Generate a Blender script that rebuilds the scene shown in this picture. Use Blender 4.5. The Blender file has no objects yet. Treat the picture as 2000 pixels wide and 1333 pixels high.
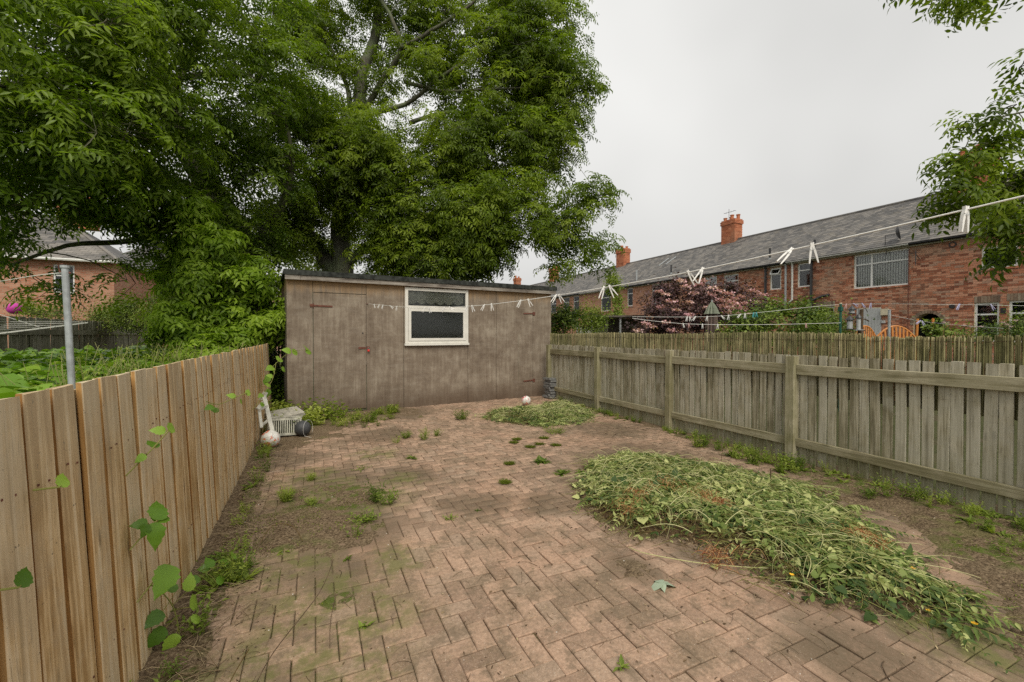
import bpy, math, random
import numpy as np
from mathutils import Vector, Matrix, noise as mnoise
R_ = math.radians
rnd = random.Random(7)
rng = np.random.default_rng(7)
SC = bpy.context.scene
COL = SC.collection

# ------------------------------------------------------------ camera, sky, sun, exposure
EYE = 1.5
PITCH = math.atan(13.5/840); YAW = math.atan(388/840)
F0 = np.array([math.sin(YAW), math.cos(YAW), 0.0]); CR = np.array([math.cos(YAW), -math.sin(YAW), 0.0])
CF = F0*math.cos(PITCH)+np.array([0, 0, -math.sin(PITCH)]); CU = np.cross(CR, CF)
cam_d = bpy.data.cameras.new('camera'); cam = bpy.data.objects.new('camera', cam_d); COL.objects.link(cam)
cam_d.sensor_width = 36.0; cam_d.lens = 840/2000*36.0; cam_d.clip_start = 0.05; cam_d.clip_end = 2000
cam.location = (0, 0, EYE); cam.rotation_euler = (math.pi/2-PITCH, 0, -YAW)
SC.camera = cam
SUN_EL, SUN_AZ = 50.0, -168.0        # direction the light comes from, azimuth from +Y clockwise
W = bpy.data.worlds.new('World'); SC.world = W; W.use_nodes = True
nt = W.node_tree; nt.nodes.clear()
out = nt.nodes.new('ShaderNodeOutputWorld'); bg = nt.nodes.new('ShaderNodeBackground')
sky = nt.nodes.new('ShaderNodeTexSky'); sky.sky_type = 'NISHITA'; sky.sun_disc = False
sky.sun_elevation = R_(SUN_EL); sky.sun_rotation = R_(SUN_AZ); sky.dust_density = 3.0
hs = nt.nodes.new('ShaderNodeHueSaturation'); hs.inputs['Saturation'].default_value = 0.08
nt.links.new(sky.outputs[0], hs.inputs['Color'])
tc = nt.nodes.new('ShaderNodeTexCoord'); sp = nt.nodes.new('ShaderNodeSeparateXYZ')
nt.links.new(tc.outputs['Generated'], sp.inputs[0])
mr = nt.nodes.new('ShaderNodeMapRange'); mr.inputs['From Min'].default_value = 0.0; mr.inputs['From Max'].default_value = 1.0
mr.inputs['To Min'].default_value = 6.1; mr.inputs['To Max'].default_value = 10.5
nt.links.new(sp.outputs['Z'], mr.inputs['Value'])
nz = nt.nodes.new('ShaderNodeTexNoise'); nz.inputs['Scale'].default_value = 1.6; nz.inputs['Detail'].default_value = 3
nt.links.new(tc.outputs['Generated'], nz.inputs['Vector'])
m2 = nt.nodes.new('ShaderNodeMapRange'); m2.inputs['From Min'].default_value = 0.3; m2.inputs['From Max'].default_value = 0.7
m2.inputs['To Min'].default_value = 0.82; m2.inputs['To Max'].default_value = 1.12
nt.links.new(nz.outputs['Fac'], m2.inputs['Value'])
mu = nt.nodes.new('ShaderNodeMath'); mu.operation = 'MULTIPLY'
nt.links.new(mr.outputs[0], mu.inputs[0]); nt.links.new(m2.outputs[0], mu.inputs[1])
cc = nt.nodes.new('ShaderNodeCombineXYZ')
for i_, k_ in enumerate((1.0, 0.995, 0.965)):
    q_ = nt.nodes.new('ShaderNodeMath'); q_.operation = 'MULTIPLY'; q_.inputs[1].default_value = k_
    nt.links.new(mu.outputs[0], q_.inputs[0]); nt.links.new(q_.outputs[0], cc.inputs[i_])
mx = nt.nodes.new('ShaderNodeMixRGB'); mx.inputs[0].default_value = 0.85      # the cloud layer over the clear sky
nt.links.new(hs.outputs[0], mx.inputs[1]); nt.links.new(cc.outputs[0], mx.inputs[2])
nt.links.new(mx.outputs[0], bg.inputs['Color']); bg.inputs['Strength'].default_value = 0.066
nt.links.new(bg.outputs[0], out.inputs[0])
sl = bpy.data.lights.new('sun', 'SUN'); so = bpy.data.objects.new('sun', sl); COL.objects.link(so)
sl.energy = 1.5; sl.angle = R_(30); sl.color = (1.0, 0.93, 0.80)
_e, _a = R_(SUN_EL), R_(SUN_AZ)
so.rotation_euler = Vector((math.sin(_a)*math.cos(_e), math.cos(_a)*math.cos(_e), math.sin(_e))).to_track_quat('Z', 'Y').to_euler()
so.location = (0, 0, 30)
SC.view_settings.view_transform = 'Standard'; SC.view_settings.look = 'None'
SC.view_settings.gamma = 1.0; SC.view_settings.exposure = 0.80; SC.view_settings.use_curve_mapping = False
SC.cycles.max_bounces = 6; SC.cycles.diffuse_bounces = 4; SC.cycles.glossy_bounces = 3
SC.cycles.transmission_bounces = 4; SC.cycles.transparent_max_bounces = 8; SC.cycles.use_denoising = False

# ------------------------------------------------------------ helpers
def at(px, py, d):
    v = CF+CR*(px-1000)/840-CU*(py-666.5)/840
    return Vector((v*d+np.array([0, 0, EYE])).tolist())

def link(o, parent=None):
    COL.objects.link(o)
    if parent is not None: o.parent = parent
    return o
def tag(o, label=None, cat=None, group=None, kind=None):
    if label: o['label'] = label
    if cat: o['category'] = cat
    if group: o['group'] = group
    if kind: o['kind'] = kind
    return o
def empty(name, loc=(0, 0, 0), rz=0.0, label=None, cat=None, group=None):
    o = bpy.data.objects.new(name, None); o.location = loc; o.rotation_euler = (0, 0, rz); o.empty_display_size = .1
    COL.objects.link(o); return tag(o, label, cat, group)

class MB:
    def __init__(s): s.v = []; s.f = []; s.t = []
    def add(s, vs, fs, t=None):
        n = len(s.v); s.v += [tuple(a) for a in vs]; s.f += [tuple(i+n for i in f) for f in fs]
        if t is not None: s.t += [t]*len(vs)
        return s
    def box(s, a, b, ch=0.0, m=None, t=None):
        (x0, y0, z0), (x1, y1, z1) = a, b
        vs = [(x0, y0, z0), (x1, y0, z0), (x1, y1, z0), (x0, y1, z0), (x0, y0, z1), (x1, y0, z1), (x1, y1, z1), (x0, y1, z1)]
        fs = [(3, 2, 1, 0), (4, 5, 6, 7), (0, 1, 5, 4), (1, 2, 6, 5), (2, 3, 7, 6), (3, 0, 4, 7)]
        if m is not None: vs = [tuple(m @ Vector(v)) for v in vs]
        return s.add(vs, fs, t)
    def bar(s, p, q, w, h, up=(0, 0, 1), t=None):
        p, q = Vector(p), Vector(q); d = (q-p).normalized(); u = Vector(up)
        if abs(d.dot(u)) > .98: u = Vector((0, 1, 0))
        x = d.cross(u).normalized()*w/2; y = x.cross(d).normalized()*h/2
        vs = [p-x-y, p+x-y, p+x+y, p-x+y, q-x-y, q+x-y, q+x+y, q-x+y]
        return s.add(vs, [(3, 2, 1, 0), (4, 5, 6, 7), (0, 1, 5, 4), (1, 2, 6, 5), (2, 3, 7, 6), (3, 0, 4, 7)], t)
    def tube(s, pts, rad, n=6, cap=True, t=None, wob=0.0):
        pts = [Vector(p) for p in pts]; m = len(pts)
        if not isinstance(rad, (list, tuple)): rad = [rad]*m
        ref = None; vs = []; fs = []
        for i, p in enumerate(pts):
            d = (pts[min(i+1, m-1)]-pts[max(i-1, 0)])
            d = d.normalized() if d.length > 1e-9 else Vector((0, 0, 1))
            if ref is None: ref = d.orthogonal().normalized()
            ref = (ref-d*ref.dot(d)); ref = ref.normalized() if ref.length > 1e-6 else d.orthogonal().normalized()
            b = d.cross(ref)
            for k in range(n):
                a = 2*math.pi*k/n; r = rad[i]*(1+wob*rnd.uniform(-1, 1))
                vs.append(p+ref*math.cos(a)*r+b*math.sin(a)*r)
        for i in range(m-1):
            for k in range(n):
                k2 = (k+1) % n; fs.append((i*n+k, i*n+k2, (i+1)*n+k2, (i+1)*n+k))
        if cap: fs += [tuple(range(n-1, -1, -1)), tuple((m-1)*n+k for k in range(n))]
        return s.add(vs, fs, t)
    def lathe(s, prof, n=16, c=(0, 0, 0), t=None):
        vs = []; fs = []; m = len(prof)
        for r, z in prof:
            for k in range(n):
                a = 2*math.pi*k/n; vs.append((c[0]+r*math.cos(a), c[1]+r*math.sin(a), c[2]+z))
        for i in range(m-1):
            for k in range(n):
                k2 = (k+1) % n; fs.append((i*n+k, i*n+k2, (i+1)*n+k2, (i+1)*n+k))
        return s.add(vs, fs, t)
    def mesh(s, name, mat=None, smooth=False):
        me = bpy.data.meshes.new(name); me.from_pydata(s.v, [], s.f)
        if s.t and len(s.t) == len(s.v):
            me.attributes.new('tint', 'FLOAT', 'POINT').data.foreach_set('value', s.t)
        if mat: me.materials.append(mat)
        if smooth: me.polygons.foreach_set('use_smooth', [True]*len(me.polygons))
        me.update(); return me
    def build(s, name, mat=None, parent=None, smooth=False, loc=None):
        o = bpy.data.objects.new(name, s.mesh(name, mat, smooth))
        if loc is not None: o.location = loc
        return link(o, parent)

def np_mesh(name, V, Fs, mat, tint=None, smooth=False):
    """V (n,3); Fs list of (m,k) index arrays"""
    me = bpy.data.meshes.new(name); V = np.asarray(V, np.float32)
    me.vertices.add(len(V)); me.vertices.foreach_set('co', V.ravel())
    tot = np.concatenate([np.full(len(f), f.shape[1], np.int32) for f in Fs])
    idx = np.concatenate([f.ravel() for f in Fs]).astype(np.int32)
    me.loops.add(len(idx)); me.loops.foreach_set('vertex_index', idx)
    st = np.zeros(len(tot), np.int32); st[1:] = np.cumsum(tot)[:-1]
    me.polygons.add(len(tot)); me.polygons.foreach_set('loop_start', st); me.polygons.foreach_set('loop_total', tot)
    if smooth: me.polygons.foreach_set('use_smooth', np.ones(len(tot), bool))
    me.update(calc_edges=True)
    if tint is not None:
        me.attributes.new('tint', 'FLOAT', 'POINT').data.foreach_set('value', np.asarray(tint, np.float32))
    if mat: me.materials.append(mat)
    return me
def np_obj(name, V, Fs, mat, parent=None, tint=None, smooth=False):
    return link(bpy.data.objects.new(name, np_mesh(name, V, Fs, mat, tint, smooth)), parent)

def instance(tv, tf, M, P, ti):
    """bake copies: tv (n,3), tf (m,k), M (N,3,3), P (N,3), ti (N,)"""
    N = len(P); n = len(tv)
    V = np.einsum('nij,vj->nvi', M, tv)+P[:, None, :]
    Fc = (tf[None]+(np.arange(N)*n)[:, None, None]).reshape(-1, tf.shape[1])
    return V.reshape(-1, 3), Fc, np.repeat(ti, n)
class Bag:
    def __init__(s): s.V = []; s.F = {}; s.T = []; s.n = 0
    def add(s, V, F, T):
        s.F.setdefault(F.shape[1], []).append(F+s.n); s.V.append(V); s.T.append(T); s.n += len(V)
    def build(s, name, mat, parent=None, smooth=False):
        return np_obj(name, np.concatenate(s.V), [np.concatenate(f) for f in s.F.values()], mat, parent, np.concatenate(s.T), smooth)
def rotz(a):
    c, s_ = np.cos(a), np.sin(a); z = np.zeros_like(a); o = np.ones_like(a)
    return np.stack([np.stack([c, -s_, z], -1), np.stack([s_, c, z], -1), np.stack([z, z, o], -1)], -2)
def rotx(a):
    c, s_ = np.cos(a), np.sin(a); z = np.zeros_like(a); o = np.ones_like(a)
    return np.stack([np.stack([o, z, z], -1), np.stack([z, c, -s_], -1), np.stack([z, s_, c], -1)], -2)
def roty(a):
    c, s_ = np.cos(a), np.sin(a); z = np.zeros_like(a); o = np.ones_like(a)
    return np.stack([np.stack([c, z, s_], -1), np.stack([z, o, z], -1), np.stack([-s_, z, c], -1)], -2)

# ------------------------------------------------------------ materials
class NM:
    def __init__(s, name, rough=.8, spec=.3):
        s.m = bpy.data.materials.new(name); s.m.use_nodes = True; s.t = s.m.node_tree; s.n = s.t.nodes
        s.b = s.n['Principled BSDF']; s.b.inputs['Roughness'].default_value = rough
        s.b.inputs['Specular IOR Level'].default_value = spec
    def l(s, a, b): s.t.links.new(a, b)
    def pos(s, kind='world', scale=(1, 1, 1)):
        if kind == 'world': o = s.n.new('ShaderNodeNewGeometry').outputs['Position']
        else: o = s.n.new('ShaderNodeTexCoord').outputs['Object']
        m = s.n.new('ShaderNodeMapping'); m.inputs['Scale'].default_value = scale; s.l(o, m.inputs[0]); s._map = m
        return m.outputs[0]
    def orand(s): return s.n.new('ShaderNodeObjectInfo').outputs['Random']
    def attr(s, name='tint'):
        a = s.n.new('ShaderNodeAttribute'); a.attribute_name = name; return a.outputs['Fac']
    def noise(s, vec, scale=5, detail=4, rough=.6, dist=0):
        n = s.n.new('ShaderNodeTexNoise'); n.inputs['Scale'].default_value = scale; n.inputs['Detail'].default_value = detail
        n.inputs['Roughness'].default_value = rough; n.inputs['Distortion'].default_value = dist
        if vec is not None: s.l(vec, n.inputs['Vector'])
        return n.outputs['Fac']
    def ramp(s, f, stops):
        r = s.n.new('ShaderNodeValToRGB'); e = r.color_ramp.elements
        while len(e) < len(stops): e.new(.5)
        for el, (p, c) in zip(e, stops):
            el.position = p; el.color = (*c, 1) if len(c) == 3 else c
        s.l(f, r.inputs[0]); return r.outputs[0]
    def mr(s, f, a, b, c=0., d=1., smooth=True):
        m = s.n.new('ShaderNodeMapRange'); m.interpolation_type = 'SMOOTHSTEP' if smooth else 'LINEAR'
        for k, v in zip(('From Min', 'From Max', 'To Min', 'To Max'), (a, b, c, d)): m.inputs[k].default_value = v
        s.l(f, m.inputs['Value']); return m.outputs[0]
    def mix(s, f, a, b, mode='MIX'):
        m = s.n.new('ShaderNodeMixRGB'); m.blend_type = mode
        for k, v in ((0, f), (1, a), (2, b)):
            if isinstance(v, (int, float)): m.inputs[k].default_value = v if k == 0 else (v, v, v, 1)
            elif isinstance(v, tuple): m.inputs[k].default_value = (*v, 1)
            else: s.l(v, m.inputs[k])
        return m.outputs[0]
    def math(s, op, a, b=0.):
        m = s.n.new('ShaderNodeMath'); m.operation = op
        for k, v in ((0, a), (1, b)):
            if isinstance(v, (int, float)): m.inputs[k].default_value = v
            else: s.l(v, m.inputs[k])
        return m.outputs[0]
    def col(s, c):
        if isinstance(c, tuple): s.b.inputs['Base Color'].default_value = (*c, 1)
        else: s.l(c, s.b.inputs['Base Color'])
        return s
    def bump(s, h, st=.3, dist=.01):
        b = s.n.new('ShaderNodeBump'); b.inputs['Strength'].default_value = st; b.inputs['Distance'].default_value = dist
        s.l(h, b.inputs['Height']); s.l(b.outputs[0], s.b.inputs['Normal']); return s
    def blobs(s, lst, soft=.35):
        """largest of soft round patches on the ground, (x, y, radius)"""
        g = s.n.new('ShaderNodeNewGeometry').outputs['Position']; res = None
        n = s.n.new('ShaderNodeTexNoise'); n.inputs['Scale'].default_value = 3.; n.inputs['Detail'].default_value = 5
        s.l(g, n.inputs['Vector'])
        for x, y, r in lst:
            v = s.n.new('ShaderNodeVectorMath'); v.operation = 'DISTANCE'; s.l(g, v.inputs[0]); v.inputs[1].default_value = (x, y, 0)
            d = s.math('ADD', v.outputs['Value'], s.math('MULTIPLY', n.outputs['Fac'], -1.1*r))
            k = s.mr(d, r*(.25-soft), r*(.25+soft), 1, 0)
            res = k if res is None else s.math('MAXIMUM', res, k)
        return res

def plain(name, c, rough=.6, spec=.4, metal=0., var=.12, vs=20):
    m = NM(name, rough, spec); p = m.pos('obj'); n = m.noise(p, vs, 5)
    k = m.mr(n, .3, .7, 1-var, 1+var)
    m.col(m.mix(1., c, k, 'MULTIPLY')); m.b.inputs['Metallic'].default_value = metal; m.bump(n, .15, .002)
    return m.m

def wood(name, a, b, c, grain=1.0, algae=None, stain=None, axis=2, rough=.8, knots=.6, grey=None):
    """boards: long grain on one local axis, colour drifting from board to board"""
    m = NM(name, rough, .2); sc = [22., 22., 22.]; sc[axis] = 1.1
    m.pos('obj', tuple(sc)); mp = m._map; r = m.orand()
    cmb = m.n.new('ShaderNodeCombineXYZ')
    m.l(m.math('MULTIPLY', r, 37.), cmb.inputs[0]); m.l(m.math('MULTIPLY', r, 91.), cmb.inputs[1]); m.l(m.math('MULTIPLY', r, 53.), cmb.inputs[2])
    m.l(cmb.outputs[0], mp.inputs['Location'])
    g = m.noise(mp.outputs[0], 1.6*grain, 7, .65, .5)
    p2 = m.pos('obj', (3., 3., 3.)); m2_ = m._map; m.l(cmb.outputs[0], m2_.inputs['Location'])
    big = m.noise(p2, .8, 4, .6)
    f = m.math('ADD', m.math('MULTIPLY', g, .75), m.math('MULTIPLY', big, .35))
    f = m.math('ADD', f, m.math('MULTIPLY', r, .12))
    col = m.ramp(f, [(.50, a), (.60, b), (.71, c)])
    vo = m.n.new('ShaderNodeTexVoronoi'); vo.inputs['Scale'].default_value = 1.0
    s3 = [9., 9., 9.]; s3[axis] = 2.6; s3[0 if axis == 1 else 1] = .5
    p3 = m.pos('obj', tuple(s3)); m.l(cmb.outputs[0], m._map.inputs['Location']); m.l(p3, vo.inputs['Vector'])
    kn = m.mr(vo.outputs['Distance'], .05, .16, knots, 0.)
    col = m.mix(kn, col, tuple(x*.45 for x in a))
    fine = m.noise(mp.outputs[0], 6*grain, 3, .7)
    col = m.mix(m.mr(fine, .58, .68, 0, .6), col, tuple(x*.45 for x in a))
    if grey:      # boards weather unevenly: silvered patches and dark water streaks
        gm = m.noise(p2, 1.5, 5, .65); col = m.mix(m.mr(m.math('ADD', gm, m.math('MULTIPLY', r, .22)), .50, .74, 0, .5), col, grey)
        st_ = m.pos('obj', (38., 38., .45)); m.l(cmb.outputs[0], m._map.inputs['Location']); ws = m.noise(st_, 1., 3, .6)
        col = m.mix(m.mr(ws, .57, .68, 0, .55), col, tuple(x*.42 for x in b)); sp2 = m.noise(m.pos('obj'), 55, 2, .6); col = m.mix(m.mr(sp2, .70, .76, 0, .8), col, (.06, .04, .025))
    if algae:
        gp = m.n.new('ShaderNodeNewGeometry').outputs['Position']; sx = m.n.new('ShaderNodeSeparateXYZ'); m.l(gp, sx.inputs[0])
        z = sx.outputs['Z']; nn = m.noise(gp, 5, 5, .65)
        zz = m.math('ADD', z, m.math('MULTIPLY', nn, .5))
        k = m.mr(zz, algae[1], algae[1]+algae[2], algae[3], algae[4])
        k = m.math('MULTIPLY', k, m.mr(nn, .35, .6, .5, 1.))
        col = m.mix(k, col, algae[0])
    if stain:
        gp = m.n.new('ShaderNodeNewGeometry').outputs['Position']; sx = m.n.new('ShaderNodeSeparateXYZ'); m.l(gp, sx.inputs[0])
        nn = m.noise(gp, 7, 4, .65)
        zz = m.math('ADD', sx.outputs['Z'], m.math('MULTIPLY', nn, .45))
        col = m.mix(m.mr(zz, stain[1], stain[2], 0, stain[3]), col, stain[0])
    m.col(col); m.bump(m.math('ADD', g, m.math('MULTIPLY', fine, .4)), .5, .004)
    return m.m

def leafmat(name, dark, mid, light, trans=.35, rough=.45, spec=.35, back=None):
    """leaf blade: reflects, shines a little and lets light through; tint is each spray's own colour"""
    m = NM(name, rough, spec); t = m.attr('tint')
    p = m.pos('world'); n = m.noise(p, 1.3, 3)
    f = m.math('ADD', m.math('MULTIPLY', t, .7), m.math('MULTIPLY', n, .3))
    c = m.ramp(f, [(.28, dark), (.5, mid), (.74, light)])
    if back:
        g = m.n.new('ShaderNodeNewGeometry'); c = m.mix(m.math('MULTIPLY', g.outputs['Backfacing'], .6), c, back)
    m.col(c)
    tr = m.n.new('ShaderNodeBsdfTranslucent'); ms = m.n.new('ShaderNodeMixShader'); ms.inputs[0].default_value = trans
    c2 = m.mix(1., c, (1.25, 1.35, .55), 'MULTIPLY'); m.l(c2, tr.inputs['Color'])
    o = m.n['Material Output']; m.l(m.b.outputs[0], ms.inputs[1]); m.l(tr.outputs[0], ms.inputs[2]); m.l(ms.outputs[0], o.inputs['Surface'])
    return m.m

def bark(name, a, b):
    m = NM(name, .9, .2); p = m.pos('world', (1, 1, .35)); n = m.noise(p, 14, 6, .7); n2 = m.noise(m.pos('world'), 1.7, 4)
    m.col(m.mix(m.mr(n2, .4, .65), m.ramp(n, [(.3, tuple(x*.45 for x in a)), (.6, a), (.8, b)]), m.ramp(n, [(.3, tuple(x*.4 for x in b)), (.7, (b[0]*.75, b[1]*.95, b[2]*.6))])))
    m.bump(n, .8, .03); return m.m

def glassmat(name, tintc=(.02, .025, .025), rough=.03, alpha=.35):
    """thin window glass: mostly clear with a sky reflection"""
    m = bpy.data.materials.new(name); m.use_nodes = True; t = m.node_tree; t.nodes.clear()
    o = t.nodes.new('ShaderNodeOutputMaterial'); tr = t.nodes.new('ShaderNodeBsdfTransparent'); tr.inputs[0].default_value = (.95, .96, .95, 1)
    gl = t.nodes.new('ShaderNodeBsdfGlossy'); gl.inputs['Roughness'].default_value = rough; gl.inputs[0].default_value = (.9, .9, .9, 1)
    di = t.nodes.new('ShaderNodeBsdfDiffuse'); di.inputs[0].default_value = (*tintc, 1)
    fr = t.nodes.new('ShaderNodeFresnel'); fr.inputs[0].default_value = 1.5
    m1 = t.nodes.new('ShaderNodeMixShader'); m1.inputs[0].default_value = 1-alpha
    t.links.new(di.outputs[0], m1.inputs[1]); t.links.new(tr.outputs[0], m1.inputs[2])
    m2_ = t.nodes.new('ShaderNodeMixShader'); t.links.new(fr.outputs[0], m2_.inputs[0])
    t.links.new(m1.outputs[0], m2_.inputs[1]); t.links.new(gl.outputs[0], m2_.inputs[2]); t.links.new(m2_.outputs[0], o.inputs[0])
    return m

def brickmat(name, rand='attr', cols=None, algae=0.0):
    m = NM(name, .9, .15); r = m.attr('tint') if rand == 'attr' else m.orand()
    cols = cols or [(.22, .08, .05), (.45, .175, .10), (.56, .29, .19), (.36, .22, .16)]
    c = m.ramp(r, [(.05, cols[0]), (.4, cols[1]), (.75, cols[2]), (.95, cols[3])])
    p = m.pos('world'); n = m.noise(p, 25, 5, .7); n2 = m.noise(p, .7, 4)
    c = m.mix(1., c, m.mr(n, .3, .7, .75, 1.2), 'MULTIPLY')
    c = m.mix(m.mr(n2, .45, .7, 0, .35), c, (.30, .24, .17))
    m.col(c); m.bump(n, .5, .006); return m.m
def brickwallmat(name, ux=(0, 1, 0), sc=1.0):
    """whole wall of bricks for houses too far off to tell the bricks apart"""
    m = NM(name, .9, .15); g = m.n.new('ShaderNodeNewGeometry').outputs['Position']; s = m.n.new('ShaderNodeSeparateXYZ'); m.l(g, s.inputs[0])
    c = m.n.new('ShaderNodeCombineXYZ'); m.l(m.math('ADD', s.outputs['X'], s.outputs['Y']), c.inputs[0]); m.l(s.outputs['Z'], c.inputs[1])
    b = m.n.new('ShaderNodeTexBrick'); m.l(c.outputs[0], b.inputs['Vector'])
    b.inputs['Scale'].default_value = 1.; b.inputs['Brick Width'].default_value = .225*sc; b.inputs['Row Height'].default_value = .075*sc
    b.inputs['Mortar Size'].default_value = .008*sc; b.inputs['Color1'].default_value = (.39, .145, .085, 1)
    b.inputs['Color2'].default_value = (.52, .27, .18, 1); b.inputs['Mortar'].default_value = (.38, .30, .22, 1)
    n2 = m.noise(g, .8, 4); col = m.mix(m.mr(n2, .42, .7, 0, .3), b.outputs['Color'], (.28, .2, .14))
    m.col(col); m.bump(m.math('SUBTRACT', 1., b.outputs['Fac']), .4, .008); return m.m

MOSS = [(.0, 1.9, .45), (.15, 2.35, .5), (-.25, 1.6, .5), (.5, 2.9, .3), (2.9, .9, .35), (.7, 5.6, .35), (-.23, 3.1, .42), (.0, 2.62, .42), (.05, 4.5, .55), (.45, 4.1, .45), (.8, 4.45, .3), (-.3, 2.2, .35), (-.1, 5.0, .4)]
DIRT = [(2.3, 1.15, .35), (3.0, 1.0, .5), (1.3, 3.6, .35), (1.9, 3.3, .3), (.9, 6.6, .6), (2.6, 2.3, .5), (.25, 3.5, .55), (-.05, 3.9, .6), (.2, 4.7, .6), (.9, 4.6, .4), (-.3, 5.8, .45), (1.85, 2.15, .2), (2.9, 3.3, 1.0), (.1, 2.9, .3), (4.5, 2.2, .9), (3.6, 4.0, 1.0), (4.2, 5.5, .7), (1.5, 8.3, .8), (-.2, 7.3, .5), (2.9, 1.6, .6), (3.5, .8, .5)]
def pavermat(name, rand):
    m = NM(name, .88, .25); r = m.attr('tint') if rand == 'attr' else m.orand()
    c = m.ramp(r, [(.0, (.245, .165, .114)), (.35, (.335, .225, .156)), (.7, (.405, .270, .188)), (1., (.31, .222, .158))])
    p = m.pos('world'); n = m.noise(p, 2.2, 5, .7)
    c = m.mix(m.mr(n, .46, .62, 0, .6), c, (.17, .125, .078)); c = m.mix(m.mr(m.noise(p, .9, 4), .5, .62, 0, .35), c, (.36, .215, .14))
    sp_ = m.noise(p, 170, 2, .8)                       # pale aggregate and dark pits in the concrete
    c = m.mix(m.mr(sp_, .60, .70, 0, .75), c, (.52, .44, .36)); c = m.mix(m.mr(sp_, .30, .40, .55, 0), c, (.11, .07, .05))
    md = m.noise(p, 45, 3, .7); c = m.mix(1., c, m.mr(md, .3, .7, .8, 1.15), 'MULTIPLY')
    c = m.mix(m.math('MULTIPLY', m.blobs(DIRT), m.mr(md, .3, .6, .35, .8)), c, (.105, .078, .048))
    c = m.mix(m.math('MULTIPLY', m.blobs(MOSS), m.mr(m.noise(p, 5, 5, .7), .42, .6, .12, .75)), c, (.125, .13, .04))
    e_ = m.noise(p, 9, 5, .7); c = m.mix(m.mr(e_, .50, .64, 0, .65), c, (.15, .112, .074))
    m.col(c); m.bump(m.math('ADD', sp_, md), .45, .003); return m.m

M = {}
M['paver'] = pavermat('paver', 'obj'); M['paver_far'] = pavermat('paver_far', 'attr')
def soilmat():
    m = NM('soil', .95, .1); p = m.pos('world'); n = m.noise(p, 3, 6, .7); f = m.noise(p, 60, 5, .75); g2 = m.noise(p, 1.6, 5, .6)
    c = m.ramp(f, [(.38, (.055, .038, .024)), (.5, (.145, .102, .062)), (.62, (.26, .195, .125))])
    c = m.mix(m.mr(n, .45, .7, 0, .5), c, (.19, .145, .09))
    c = m.mix(m.math('MULTIPLY', m.blobs(MOSS+[(4.6, .9, .5), (4.9, 1.6, .35), (4.2, 1.3, .3), (4.75, 2.6, .4), (4.5, 3.6, .35), (4.8, 5, .4)]), m.mr(m.noise(p, 6, 5, .7), .47, .60, .0, .9)), c, (.085, .115, .022))
    c = m.mix(m.mr(g2, .54, .64, 0, .45), c, (.12, .125, .040))
    m.col(c); m.bump(m.math('ADD', f, n), .9, .012); return m.m
M['soil'] = soilmat()
def groundmat():
    m = NM('rough_grass', .95, .1); p = m.pos('world'); n = m.noise(p, .8, 6, .7); f = m.noise(p, 30, 4, .75)
    c = m.ramp(f, [(.3, (.025, .028, .012)), (.55, (.07, .075, .03)), (.8, (.14, .13, .06))])
    c = m.mix(m.mr(n, .5, .7, 0, .7), c, (.09, .07, .045)); m.col(c); m.bump(f, .6, .02); return m.m
M['ground'] = groundmat()
M['new_wood'] = wood('new_wood', (.38, .235, .10), (.58, .405, .21), (.70, .55, .36), stain=((.50, .44, .32), .75, 1.8, .5), algae=((.20, .175, .08), -.2, .6, .85, .0), knots=.9, grey=(.47, .385, .265))
M['old_wood'] = wood('old_wood', (.19, .165, .11), (.37, .33, .24), (.54, .495, .39), algae=((.155, .150, .06), .05, .75, .85, .2), grey=(.46, .44, .37))
M['rail_wood'] = wood('rail_wood', (.20, .17, .11), (.345, .30, .205), (.49, .44, .32), algae=((.15, .145, .060), -1, 9, .45, .45), axis=1)
M['post_wood'] = wood('post_wood', (.20, .17, .11), (.345, .30, .205), (.49, .44, .32), algae=((.15, .15, .055), -1, 9, .55, .55))
M['new_wood_edge'] = wood('new_wood_edge', (.28, .14, .045), (.42, .235, .08), (.50, .31, .13))
M['dark_wood'] = wood('dark_wood', (.11, .105, .08), (.22, .21, .165), (.33, .32, .26), algae=((.08, .09, .03), 0, 2.5, .7, .3))
M['reed'] = plain('reed', (.26, .23, .13), .8, .2, var=.4, vs=60)
def reedmat():
    m = NM('reed', .75, .2); t = m.attr('tint'); p = m.pos('world', (1, 1, .2)); n = m.noise(p, 30, 4)
    c = m.ramp(t, [(.0, (.13, .118, .06)), (.4, (.29, .26, .13)), (.75, (.42, .37, .20)), (1., (.54, .47, .31))])
    q = m.noise(m.pos('world'), 2.0, 5); c = m.mix(m.mr(q, .4, .65, 0, .6), c, (.12, .125, .045))
    m.col(m.mix(1., c, m.mr(n, .3, .7, .6, 1.3), 'MULTIPLY')); m.bump(n, .4, .003); return m.m
M['reed'] = reedmat()
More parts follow.
